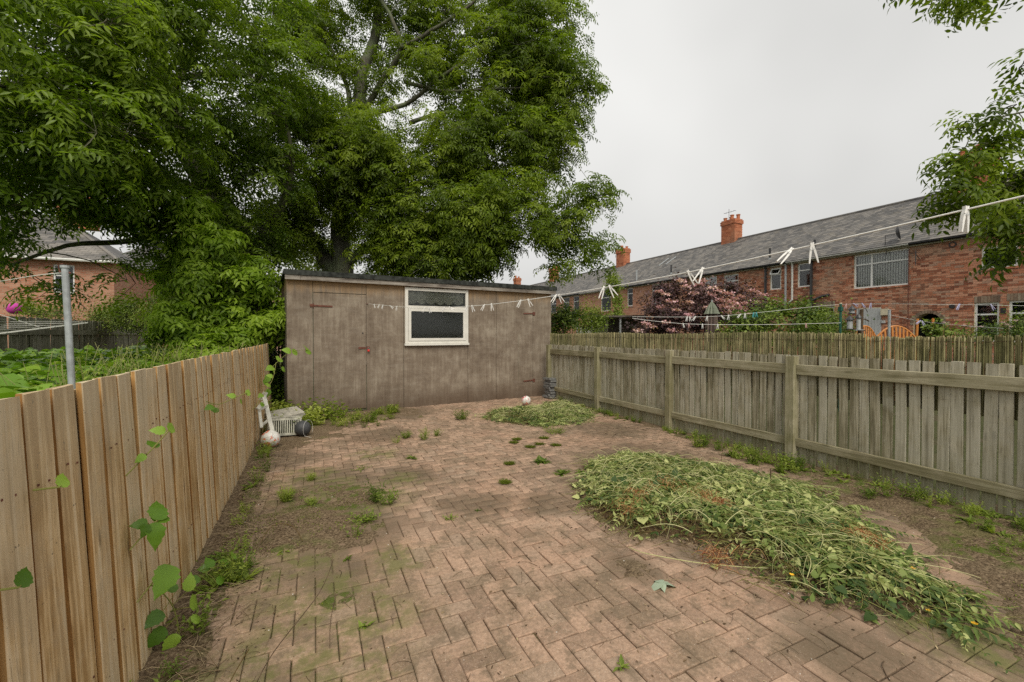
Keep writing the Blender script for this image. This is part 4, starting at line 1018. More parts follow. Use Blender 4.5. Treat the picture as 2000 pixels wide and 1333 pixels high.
def lobe_clumps(lobes, r_, dens=1.):
    out = []
    for (px, py, d, rx, ry, n) in lobes:
        n = max(1, int(round(n*dens)))
        c = np.array(at(px, py, d)); Rx, Rz = rx*d/840, ry*d/840; Ry = (Rx+Rz)/2*.9
        u = r_.normal(size=(n, 3)); u /= np.linalg.norm(u, axis=1)[:, None]; q = r_.uniform(.25, 1, n)**.42
        u = u*q[:, None]; off = u[:, :1]*CR*Rx+u[:, 1:2]*F0*Ry+u[:, 2:]*np.array([0, 0, 1])*Rz
        for p, o in zip(c+off, off): out.append((p, o/(np.linalg.norm(o)+1e-6)))
    return out
def poly(pts, step=.25):
    P = [Vector(p) for p in pts]; out = []
    for i in range(len(P)-1):
        a = P[max(i-1, 0)]; b = P[i]; c = P[i+1]; d = P[min(i+2, len(P)-1)]; n = max(2, int((c-b).length/step))
        for k in range(n):
            t = k/n; out.append(.5*((2*b)+(c-a)*t+(2*a-5*b+4*c-d)*t*t+(3*b-a-3*c+d)*t**3))
    out.append(P[-1]); return out
def grow_tree(name, label, trunk, limbs, lobes, bark_, leaf_, temps, cr=.45, nspray=14, scale=1., zmin=.2, seed=1, twigs=True, group=None, cat='tree', dens=1.):
    r_ = np.random.default_rng(seed); rr = random.Random(seed)
    t = empty(name, trunk[0][0], 0, label, cat, group); base = Vector(trunk[0][0]); loc = lambda p: Vector(p)-base
    nodes = []
    def limb(spec, nm, par, n=9):
        P = poly([s[0] for s in spec]); rs_ = np.interp(np.linspace(0, 1, len(P)), np.linspace(0, 1, len(spec)), [s[1] for s in spec])
        P = [p+Vector((rr.gauss(0, .012), rr.gauss(0, .012), 0)) if 0 < i < len(P)-1 else p for i, p in enumerate(P)]
        m = MB(); m.tube([loc(p) for p in P], list(rs_), n, wob=.07); o = m.build(nm, M[bark_], par, True)
        for p, q in zip(P, rs_): nodes.append((p, q))
        return o
    tr = limb(trunk, 'trunk', t, 12)
    for l in limbs: limb(l, 'limb', t, 8)
    NP = np.array([n[0] for n in nodes]); NR = np.array([n[1] for n in nodes])
    cl = lobe_clumps(lobes, r_, dens); bag = Bag(); tw = MB(); PT = []; DR = []; TT = []
    for p, o in cl:
        if p[2] < zmin: continue
        d = np.linalg.norm(NP-p, axis=1)+np.where(NP[:, 2] > p[2]+.4, 1.2, 0); j = int(d.argmin())
        a = Vector(NP[j]); b = Vector(p); mid = (a+b)/2+Vector((rr.gauss(0, .1), rr.gauss(0, .1), .12*(b-a).length)); L = (b-a).length
        r0 = min(NR[j]*.6, .010+.014*L)
        if twigs:
            P = poly([a, mid, b], max(.2, L/5)); tw.tube([loc(q) for q in P], list(np.linspace(r0, .006, len(P))), 4, False, wob=.1)
            NP = np.vstack([NP, np.array(mid)]); NR = np.append(NR, r0*.8)
        ct = rr.gauss(.5, .2)
        n = max(3, int(nspray*rr.uniform(.6, 1.35))); u = r_.normal(size=(n, 3)); u /= np.linalg.norm(u, axis=1)[:, None]; u *= (r_.uniform(.1, 1, n)**.5)[:, None]*cr*rr.uniform(.7, 1.25)
        u[:, 2] *= .75; pts = p+u
        dr = u/(np.linalg.norm(u, axis=1)[:, None]+1e-6)+o*.6+np.array([0, 0, .5]); PT.append(pts); DR.append(dr); TT.append(np.clip(ct+r_.normal(0, .12, n), 0, 1))
        if twigs:
            for q in pts:
                if rr.random() < .7: tw.tube([loc(b), loc((b+Vector(q))/2)+Vector((0, 0, -.02)), loc(q)], [.006, .0045, .003], 3, False)
    bake_sprays(bag, temps, np.concatenate(PT)-np.array(base), np.concatenate(DR), scale, np.concatenate(TT), r_)
    if tw.v: tag(tw.build('branches', M[bark_], t), kind='stuff')
    c = bag.build('crown', M[leaf_], t); tag(c, kind='stuff')
    return t
SP_ASH = [spray(s, 5, npair=4, rach=.29, L=.120, Wd=.043) for s in range(6)]
SP_NEAR = [spray(s+20, 6, npair=4, rach=.24, L=.092, Wd=.031, six=True) for s in range(6)]
SP_ELD = [spray(s+40, 6, npair=3, rach=.18, L=.115, Wd=.038, six=True, droop=.7) for s in range(6)]
def simple_spray(seed, n=14, L=.05, Wd=.03, R=.13):
    r = random.Random(seed); lv, lf_ = leaflet(L, Wd); V = []; F = []; k0 = 0
    for k in range(n):
        m = Rm('Z', r.uniform(0, 6.28)) @ Rm('X', R_(r.uniform(-30, 50))) @ Rm('Y', r.uniform(-.5, .5)); o = np.array([r.gauss(0, R), r.gauss(0, R), r.gauss(0, R)])
        V.append(lv*r.uniform(.7, 1.3) @ m.T+o); F.append(lf_+k0); k0 += len(lv)
    return np.concatenate(V), np.concatenate(F)
SP_SMALL = [simple_spray(s) for s in range(5)]; SP_MED = [simple_spray(s+9, 12, .085, .05, .12) for s in range(5)]

# tall ash behind the shed
t1 = grow_tree('ash_tree', 'tall ash tree with pale forking trunk rising behind the plywood shed',
    [(at(674, 760, 12.6), .55), (at(672, 600, 12.6), .46), (at(668, 520, 12.6), .34), (at(665, 440, 12.6), .24), (at(668, 380, 12.6), .22), (at(690, 300, 12.7), .19), (at(700, 230, 12.8), .16), (at(706, 150, 12.9), .12), (at(735, 60, 13), .085), (at(742, -60, 13), .07), (at(765, -260, 13), .05)],
    [[(at(662, 545, 12.6), .27), (at(625, 495, 12.5), .21), (at(600, 455, 12.4), .17), (at(572, 400, 12.2), .13), (at(530, 320, 12), .08)],
     [(at(700, 235, 12.8), .10), (at(740, 170, 12.6), .085), (at(782, 100, 12.4), .07), (at(770, 50, 12.3), .055), (at(745, 0, 12.2), .045), (at(690, -80, 12.1), .04)],
     [(at(780, 98, 12.4), .06), (at(830, 68, 12.2), .05), (at(905, 20, 12), .035), (at(990, -60, 12), .03)],
     [(at(705, 225, 12.7), .075), (at(790, 205, 12.4), .06), (at(862, 150, 12.2), .045), (at(950, 95, 12), .035)],
     [(at(790, 160, 12.4), .06), (at(860, 178, 12.2), .045), (at(950, 175, 12), .035), (at(1045, 172, 11.8), .02)],
     [(at(668, 410, 12.6), .14), (at(760, 372, 12.2), .10), (at(870, 355, 11.8), .07), (at(985, 380, 11.3), .05), (at(1090, 440, 11), .03), (at(1165, 495, 10.8), .015)],
     [(at(690, 270, 12.7), .09), (at(680, 180, 12.9), .07), (at(648, 100, 13), .05), (at(590, 10, 13), .03)],
     [(at(800, 240, 12.4), .06), (at(880, 218, 12.0), .045), (at(960, 232, 11.8), .03), (at(1050, 230, 11.8), .015)],
     [(at(760, 372, 12.2), .06), (at(800, 330, 12), .05), (at(870, 290, 12), .03)],
     [(at(672, 520, 12.6), .16), (at(740, 470, 12.2), .09), (at(850, 440, 11.8), .05), (at(930, 430, 11.4), .02)],
     [(at(1120, 425, 11), .02), (at(1150, 400, 10.9), .012), (at(1165, 375, 10.8), .008)]],
    [(640, -90, 13, 160, 120, 18), (930, -90, 13, 220, 110, 24), (1040, 60, 12.6, 100, 110, 24), (1080, 190, 12.2, 80, 90, 26), (960, 150, 12.4, 150, 110, 26), (1060, 290, 12, 75, 50, 14), (950, 290, 12, 140, 90, 26),
     (830, 330, 12, 150, 90, 26), (700, 330, 12, 130, 120, 24), (600, 300, 12, 110, 130, 24), (860, 440, 11.6, 150, 65, 26), (1000, 405, 11.2, 95, 55, 17), (1090, 450, 10.9, 55, 30, 7), (1160, 492, 10.8, 24, 10, 2), (1105, 520, 10.9, 16, 10, 1),
     (920, 500, 11.2, 40, 35, 7), (840, 505, 11.4, 90, 28, 12), (740, 490, 11.8, 60, 35, 8), (600, 130, 12.6, 100, 120, 14), (700, 270, 12, 60, 40, 4), (690, 50, 13.2, 120, 100, 9), (800, 30, 13, 100, 80, 8), (745, 150, 13, 80, 70, 5), (830, 130, 12.9, 60, 50, 4), (620, 60, 12.8, 60, 80, 5), (880, 30, 12.9, 80, 60, 7), (900, 120, 12.8, 80, 40, 5), (790, 440, 11.6, 80, 40, 12), (920, 475, 11.3, 70, 35, 12), (1010, 110, 12.4, 60, 70, 10), (690, 320, 11.5, 75, 60, 10), (1150, 385, 10.8, 16, 18, 3), (560, 440, 11.6, 60, 60, 14)],
    'pale_bark', 'ash_leaf', SP_ASH, cr=.72, nspray=9, seed=11, dens=2.2)
# the ash on the left, leaning over the neighbours' gardens
t2 = grow_tree('ash_tree', 'dark spreading ash tree leaning over the gardens on the left',
    [(at(520, 800, 10.5), .42), (at(505, 640, 10.4), .34), (at(480, 500, 10.2), .31), (at(430, 400, 10.1), .29), (at(365, 290, 10), .25), (at(328, 200, 10), .22), (at(308, 120, 10.2), .18), (at(300, 0, 10.4), .14), (at(315, -180, 10.5), .07)],
    [[(at(420, 395, 10.1), .20), (at(340, 360, 9.6), .17), (at(268, 330, 9), .14), (at(200, 272, 8.2), .11), (at(90, 200, 7.2), .07), (at(-60, 150, 6.2), .04)],
     [(at(322, 155, 10), .09), (at(400, 146, 9.6), .06), (at(480, 150, 9.3), .03)],
     [(at(330, 200, 10), .10), (at(380, 90, 10), .07), (at(430, 0, 10), .05)],
     [(at(470, 480, 10.2), .14), (at(380, 440, 9.3), .09), (at(260, 470, 8.4), .06), (at(130, 480, 7.5), .04), (at(20, 520, 7), .02)],
     [(at(480, 500, 10.2), .14), (at(540, 420, 10), .10), (at(570, 340, 9.8), .07), (at(560, 250, 9.6), .04)],
     [(at(200, 272, 8.2), .07), (at(150, 330, 7.2), .05), (at(60, 400, 6.4), .03)],
     [(at(310, 100, 10.2), .09), (at(200, 20, 9), .07), (at(60, -60, 7.5), .04)]],
    [(60, 60, 6.0, 230, 110, 40), (80, 250, 5.8, 190, 90, 34), (280, 60, 7.2, 150, 110, 26), (250, 230, 7, 130, 90, 24), (-150, 150, 5, 200, 260, 22), (60, 350, 6.6, 170, 50, 20), (430, 40, 9, 140, 120, 26), (480, 210, 9, 110, 110, 22), (380, 320, 8.6, 100, 90, 20),
     (240, 400, 7.6, 110, 55, 20), (20, 450, 6.6, 50, 18, 2), (320, 460, 8, 40, 40, 5), (420, 450, 9, 90, 70, 16), (540, 110, 9.5, 80, 120, 16), (530, 340, 9.6, 70, 80, 14), (262, 545, 8.2, 20, 30, 3), (112, 570, 7.4, 20, 30, 2), (20, 560, 7.2, 20, 20, 1), (-100, 420, 6, 120, 150, 10), (250, -80, 7, 350, 90, 30), (200, 120, 9.5, 250, 150, 30), (150, 350, 9.5, 200, 80, 20), (500, 520, 10, 60, 60, 10), (530, 600, 9.6, 30, 50, 5)],
    'bark', 'shade_leaf', SP_ASH, cr=.64, nspray=6, scale=1.0, seed=12, dens=1.15)
# light green elder shrub against the shed and left fence
t4 = grow_tree('elder_shrub', 'bright green elder shrub filling the corner left of the shed',
    [(at(450, 800, 8.6), .09), (at(440, 650, 8.6), .08), (at(410, 540, 8.4), .06), (at(390, 430, 8.2), .03)],
    [[(at(440, 660, 8.6), .06), (at(500, 610, 8.4), .03)], [(at(430, 600, 8.5), .05), (at(350, 560, 8), .03)], [(at(440, 700, 8.6), .05), (at(350, 660, 7.8), .03)]],
    [(385, 430, 8.0, 40, 50, 8), (400, 500, 8.0, 60, 55, 16), (450, 550, 8.2, 80, 50, 18), (380, 580, 7.9, 60, 45, 10), (430, 630, 7.9, 75, 35, 14), (500, 600, 8.3, 50, 50, 10), (360, 640, 7.6, 55, 28, 8), (330, 510, 8.2, 30, 40, 4), (470, 660, 8.0, 45, 22, 7), (400, 690, 7.4, 70, 18, 6)],
    'bark', 'elder_leaf', SP_ELD, cr=.34, nspray=8, scale=1.2, seed=14, cat='shrub')
# branches coming in from a tree beside the camera
t3 = grow_tree('ash_tree', 'near ash tree whose leafy branches hang into the right edge of the view',
    [(at(2700, 900, 4.6), .25), (at(2650, 500, 4.6), .2), (at(2600, 200, 4.6), .15), (at(2500, -200, 4.6), .1)],
    [[(at(2620, 350, 4.6), .08), (at(2300, 190, 4.3), .04), (at(2090, 205, 4.1), .02), (at(1960, 228, 4.0), .01), (at(1890, 270, 3.9), .005)],
     [(at(2640, 480, 4.6), .08), (at(2300, 420, 4.3), .04), (at(2060, 330, 4.2), .02), (at(1950, 360, 4.1), .008)],
     [(at(2640, 560, 4.6), .07), (at(2250, 500, 4.4), .03), (at(2010, 440, 4.2), .01)],
     [(at(2540, 0, 4.6), .07), (at(2200, -60, 4.4), .03), (at(1960, -25, 4.2), .012), (at(1800, -25, 4.1), .006)],
     [(at(2300, 190, 4.3), .02), (at(2080, 140, 4.2), .008)]],
    [(1895, 245, 4, 42, 45, 4), (1960, 290, 4, 55, 40, 5), (1890, 335, 4, 60, 28, 6), (1950, 370, 4.2, 70, 40, 9), (1880, 400, 4.1, 45, 30, 5), (1985, 430, 4.2, 60, 50, 8), (1935, 455, 4.2, 40, 25, 4), (1990, 515, 4.3, 28, 35, 3), (2100, 350, 4.4, 80, 180, 14), (2002, 135, 4.2, 16, 12, 1),
     (1860, -10, 4.1, 70, 16, 4), (1945, -20, 4.2, 60, 18, 3), (1790, -25, 4.1, 40, 10, 2), (2150, 0, 4.4, 120, 70, 8), (1840, 372, 4, 22, 12, 2)],
    'bark', 'ash_leaf', SP_NEAR, cr=.16, nspray=3, scale=.85, seed=13, dens=.75)
# pale green thicket behind the shed
grow_tree('sycamore_sapling', 'yellow green thicket of young leaves glimpsed behind the shed under the ash', [(at(620, 700, 16), .08), (at(620, 520, 16), .06), (at(610, 450, 16), .03)], [],
    [(620, 500, 16, 70, 50, 16), (740, 520, 16.5, 90, 45, 16), (560, 480, 16.5, 40, 60, 8), (870, 520, 17, 90, 40, 14)], 'bark', 'lime_leaf', SP_MED, cr=.5, nspray=16, scale=1.3, seed=21, cat='sapling')
def bush(name, label, cat, lobes, leaf_, temps, cr=.3, ns=14, scale=1., seed=0, stem=.03, group=None, zmin=.05):
    px, py, d = lobes[0][:3]; c = at(px, py, d); g0 = Vector((c.x, c.y, -.05)); n = 3
    return grow_tree(name, label, [(g0, stem), ((g0+c)/2, stem*.8), (c, stem*.5)], [], lobes, 'bark', leaf_, temps, cr, ns, scale, zmin, seed, True, group, cat)
bush('purple_elder', 'dark purple-leaved elder bush covered in flat pink flower heads', 'bush',
     [(1340, 600, 14, 60, 45, 18), (1300, 620, 13.6, 45, 35, 12), (1360, 565, 14, 55, 22, 10), (1430, 590, 14, 55, 35, 16), (1470, 610, 14, 35, 28, 8), (1290, 580, 14, 28, 22, 6), (1390, 620, 14, 60, 30, 14), (1270, 640, 13.4, 40, 15, 6)], 'purple_leaf', SP_MED, .34, 15, 1.0, 31)
pe = [o for o in bpy.data.objects if o.name.startswith('purple_elder')][0]
rr = np.random.default_rng(5); fh = Bag(); lv, lf_ = leaflet(.05, .05, 0)
for (px, py) in [(1300, 574), (1310, 588), (1340, 560), (1356, 572), (1390, 575), (1405, 585), (1418, 572), (1430, 590), (1440, 600), (1425, 602), (1447, 578), (1455, 592), (1412, 598), (1460, 612), (1290, 600), (1330, 548), (1322, 605), (1420, 610), (1392, 562), (1375, 548), (1348, 590), (1262, 632), (1245, 645), (1275, 638), (1300, 630), (1310, 645), (1435, 582), (1452, 603), (1443, 612), (1480, 590), (1490, 575), (1470, 568), (1365, 556), (1288, 570), (1402, 568), (1416, 586), (1428, 574), (1436, 594), (1345, 615), (1385, 600)]:
    c = np.array(at(px, py, 12.5+rr.uniform(-.2, .25)))-np.array(pe.location); n = 46; a = rr.uniform(0, 6.28, n); q = np.sqrt(rr.uniform(0, 1, n))*rr.uniform(.09, .17)
    P = c+(np.cos(a)*q)[:, None]*CR+(np.sin(a)*q)[:, None]*(F0*.95+np.array([0, 0, .28]))+rr.normal(0, .012, (n, 3)); V, Fc, T = instance(lv, lf_, (rotz(rr.uniform(0, 6.28, n)) @ rotx(rr.normal(0, .7, n)))*rr.uniform(.8, 1.5, n)[:, None, None], P, np.clip(rr.normal(.5, .2, n)+rr.uniform(-.25, .25), 0, 1)); fh.add(V, Fc, T)
tag(fh.build('flower_heads', M['pink'], pe), kind='stuff')
bush('garden_hedge', 'green leafy hedge beyond the reed screen, left of the green washing line post', 'hedge',
     [(1520, 640, 10.5, 90, 28, 26), (1440, 640, 10.8, 40, 25, 8), (1570, 625, 10.6, 40, 25, 8), (1600, 645, 10, 40, 20, 8), (1500, 610, 11, 40, 16, 6), (1560, 605, 11, 20, 12, 3)], 'hedge_leaf', SP_MED, .26, 16, .85, 32)
bush('slim_tree', 'slim yellow green climbing plant standing tall in front of the far terrace', 'plant',
     [(1200, 600, 22, 12, 35, 9), (1199, 560, 22, 11, 22, 6), (1202, 630, 22, 13, 20, 5)], 'lime_leaf', SP_MED, .26, 16, 1.2, 33)
bush('garden_shrub', 'loose green shrub just right of the shed corner', 'shrub',
     [(1100, 630, 12, 26, 24, 9), (1122, 618, 12.4, 18, 20, 5), (1085, 645, 12, 22, 22, 5)], 'hedge_leaf', SP_MED, .26, 15, .9, 34)
bush('garden_shrub', 'small round yellow green shrub left of the lean-to roof', 'shrub',
     [(1160, 620, 14, 16, 15, 6), (1150, 645, 14, 26, 12, 6)], 'lime_leaf', SP_SMALL, .24, 22, 1.2, 35)
bush('garden_shrub', 'low rose bush with pale flowers in front of the right kitchen window', 'shrub',
     [(1990, 640, 9.5, 25, 22, 6), (1950, 652, 9.5, 25, 12, 4), (1880, 655, 9.5, 30, 8, 4)], 'hedge_leaf', SP_SMALL, .2, 16, .9, 36)
bush('garden_shrub', 'small leafy shrub in front of the dark arched passage', 'shrub',
     [(1822, 640, 9, 7, 16, 3), (1835, 650, 9, 22, 8, 3)], 'hedge_leaf', SP_MED, .12, 9, .8, 37)
bush('garden_shrub', 'sparse shrub growing up between the bird feeders and the green post', 'shrub',
     [(1640, 652, 9, 30, 10, 4), (1630, 630, 9.4, 14, 18, 3)], 'hedge_leaf', SP_SMALL, .16, 14, .9, 38)
bush('ivy_mound', 'rounded ivy-covered mound beyond the far left fence', 'ivy',
     [(290, 615, 15, 70, 28, 26), (230, 625, 15, 50, 18, 12), (330, 600, 15.5, 40, 24, 10)], 'hedge_leaf', SP_SMALL, .34, 30, 1.1, 39)
bush('garden_shrub', 'low green shrub beside the magenta lantern on the left', 'shrub',
     [(60, 600, 14, 22, 12, 5), (100, 612, 14, 40, 8, 6)], 'hedge_leaf', SP_SMALL, .24, 22, 1.0, 40)
bush('background_shrubs', 'dark shrubs in the gap between left fence and shed', 'shrub',
     [(545, 640, 9.4, 16, 60, 6), (548, 720, 9.2, 12, 50, 5), (540, 760, 9.0, 14, 25, 4)], 'shade_leaf', SP_MED, .18, 14, .8, 41)

# ------------------------------------------------------------ broad-leaved growth in the left garden
def broad(L, Wd, n=5, cup=.12, serr=.0, seed=0):
    """a broad serrated leaf with a midrib fold, base at origin along +Y"""
    r = random.Random(seed); V = [(0, 0, 0)]; F = []
    for i in range(1, n+1):
        t = i/n; w = Wd*.5*math.sin(math.pi*min(1, t**.75*.98))*(1+serr*(-1)**i); z = -.35*L*t*t
        V += [(0, L*t, z), (-w, L*(t-.06), z+cup*w+r.uniform(-.1, .1)*w), (w, L*(t-.06), z+cup*w+r.uniform(-.1, .1)*w)]
    F += [(0, 1, 2), (0, 3, 1)]
    for i in range(n-1):
        a = 1+3*i; b = a+3; F += [(a, b, b+1), (a, b+1, a+1), (a, b+2, b), (a, a+2, b+2)]
    return np.array(V, float), np.array(F)
BR = [broad(1, .8, 5, .15, .06, s) for s in range(4)]
def scatter_leaves(bag, temps, P, size, tint, r_, tiltmax=50, base=0):
    n = len(P); wh = r_.integers(0, len(temps), n); Mx = rotz(r_.uniform(0, 6.28, n)) @ rotx(np.radians(r_.uniform(-10+base, tiltmax, n))) @ roty(r_.normal(0, .35, n)); Mx = Mx*size[:, None, None]
    for k in range(len(temps)):
        s = wh == k
        if s.any(): V, Fc, T = instance(temps[k][0], temps[k][1], Mx[s], P[s], tint[s]); bag.add(V, Fc, T)
r_ = np.random.default_rng(50); bag = Bag()
n = 7000; X = r_.uniform(-6.3, -.85, n); Y = r_.uniform(1.2, 14, n); base = .72+.42*fbm(X, Y, .6, 3, 2)+.28*smooth(-1.2, -2.6, X)*smooth(7, 3, Y)
Z = base+r_.normal(0, .05, n)+.12*smooth(9, 13, Y)
keep = X < -.95-.12*r_.random(n); P = np.stack([X, Y, Z], -1)[keep]
sz = np.where(P[:, 1] < 6, r_.uniform(.16, .34, len(P)), r_.uniform(.12, .22, len(P)))
scatter_leaves(bag, BR, P, sz, np.clip(r_.normal(.5, .2, len(P)), 0, 1), r_, 25)
n = 5000; X = r_.uniform(-6.3, -.9, n); Y = r_.uniform(1.2, 14, n); P = np.stack([X, Y, (.5+.4*fbm(X, Y, .6, 3, 2))*r_.uniform(.2, 1, n)], -1)
scatter_leaves(bag, BR, P, r_.uniform(.1, .2, n), np.clip(r_.normal(.35, .2, n), 0, 1), r_, 50)
tag(bag.build('undergrowth', M['big_leaf']), 'mass of broad light green leaves filling the left neighbour garden', 'undergrowth', kind='stuff')
bag = Bag(); st = MB()      # tall thin weeds just over the left fence
for k in range(150):
    y = 4.0+4.6*r_.random()**.8; x = -.95-r_.random()*1.6; h = 1.1+.30*r_.random()
    st.tube([(x, y, .3), (x+r_.normal(0, .04), y+r_.normal(0, .04), h*.7), (x+r_.normal(0, .1), y+r_.normal(0, .1), h)], .003, 3, False, t=.6)
    q = 10; P = np.stack([x+r_.normal(0, .07, q), y+r_.normal(0, .07, q), h-r_.random(q)*.4], -1); V, Fc, T = instance(*leaflet(.06, .022), (rotz(r_.uniform(0, 6.28, q)) @ rotx(r_.uniform(-.3, .9, q))), P, np.clip(r_.normal(.55, .2, q), 0, 1)); bag.add(V, Fc, T)
w = bag.build('tall_weeds', M['weed']); tag(w, 'thin tall weeds standing just behind the new left fence', 'weeds', kind='stuff'); tag(st.build('stems', M['heap_stem'], w), kind='stuff')

# ------------------------------------------------------------ far left boundary fence
fl = empty('grey_fence', (-6.5, 16, 0), 0, 'dark grey board fence across the left neighbour gardens', 'fence')
FB = [board_mesh('board', .135, .02, 1.93, M['dark_wood'], 80+s, -.05, .012) for s in range(6)]
y = 9.0
while y < 25.2:
    o = bpy.data.objects.new('board', rnd.choice(FB)); o.location = (rnd.uniform(-.004, .004), y-16, rnd.uniform(-.03, .0)); o.rotation_euler = (rnd.gauss(0, .006), rnd.gauss(0, .01), math.pi/2); link(o, fl); y += .1365
for z in (1.55, .5):
    for a in range(6):
        m = MB(); m.box((.014, -7+a*2.7, z-.07), (.05, -4.31+a*2.7, z+.07)); m.build('rail', M['dark_wood'], fl)

# ------------------------------------------------------------ heaps of pulled weeds
def ribbon_stems(N, x, y, zf, r_, L, rad, lift=.02, curl=1.2, segs=6):
    """N bent stems lying on the surface zf; returns V, F, T"""
    V = []; F = []; T = []; n = 0
    a = r_.uniform(0, 2*np.pi, N); ta = r_.uniform(0, 1, N)
    cz = r_.normal(0, curl, N)
    X = np.zeros((N, segs+1)); Y = np.zeros((N, segs+1)); X[:, 0] = x; Y[:, 0] = y; aa = a.copy()
    for i in range(segs):
        aa = aa+cz/segs+r_.normal(0, .12, N); X[:, i+1] = X[:, i]+np.cos(aa)*L/segs; Y[:, i+1] = Y[:, i]+np.sin(aa)*L/segs
    Z = zf(X, Y); l0 = r_.uniform(.002, lift, N)[:, None]; t = np.linspace(0, 1, segs+1)[None]
    Z = Z+l0+np.sin(t*np.pi)*r_.uniform(0, lift*1.2, N)[:, None]
    P = np.stack([X, Y, Z], -1); d = np.gradient(P, axis=1); d /= np.linalg.norm(d, axis=2)[..., None]+1e-9
    s = np.cross(d, np.array([0, 0, 1.])); s /= np.linalg.norm(s, axis=2)[..., None]+1e-9; u = np.cross(s, d)
    R = rad[:, None]*(1-.55*t)
    ring = [P+(s*math.cos(q)+u*math.sin(q))*R[..., None] for q in (math.pi/2, math.pi/2+2.094, math.pi/2+4.189)]
    V = np.stack(ring, 2).reshape(-1, 3); k = 3*(segs+1); b = (np.arange(N)*k)[:, None]
    fs = []
    for i in range(segs):
        for c in range(3): fs.append((b+np.array([[i*3+c, i*3+(c+1) % 3, (i+1)*3+(c+1) % 3, (i+1)*3+c]])))
    F = np.concatenate(fs); return V, F, np.repeat(ta, k)
def sample_poly(poly, n, r_, bias=0.):
    xs_ = [p[0] for p in poly]; ys_ = [p[1] for p in poly]; out = np.zeros((0, 2))
    while len(out) < n:
        q = np.stack([r_.uniform(min(xs_)-.15, max(xs_)+.15, n), r_.uniform(min(ys_)-.15, max(ys_)+.15, n)], -1)
        d = inside(poly, q[:, 0], q[:, 1])+.22*(fbm(q[:, 0], q[:, 1], 3, 3, 4)-.5); keep = r_.random(n) < smooth(-.14, .16+bias, d); out = np.vstack([out, q[keep]])
    return out[:n]
LANCE = [(lambda v: (v[0], v[1]))(leaflet(1, .32, .3, True, .3)) for _ in range(1)]+[leaflet(1, .22, .5, True, .5), leaflet(1, .42, -.2, True, .2)]
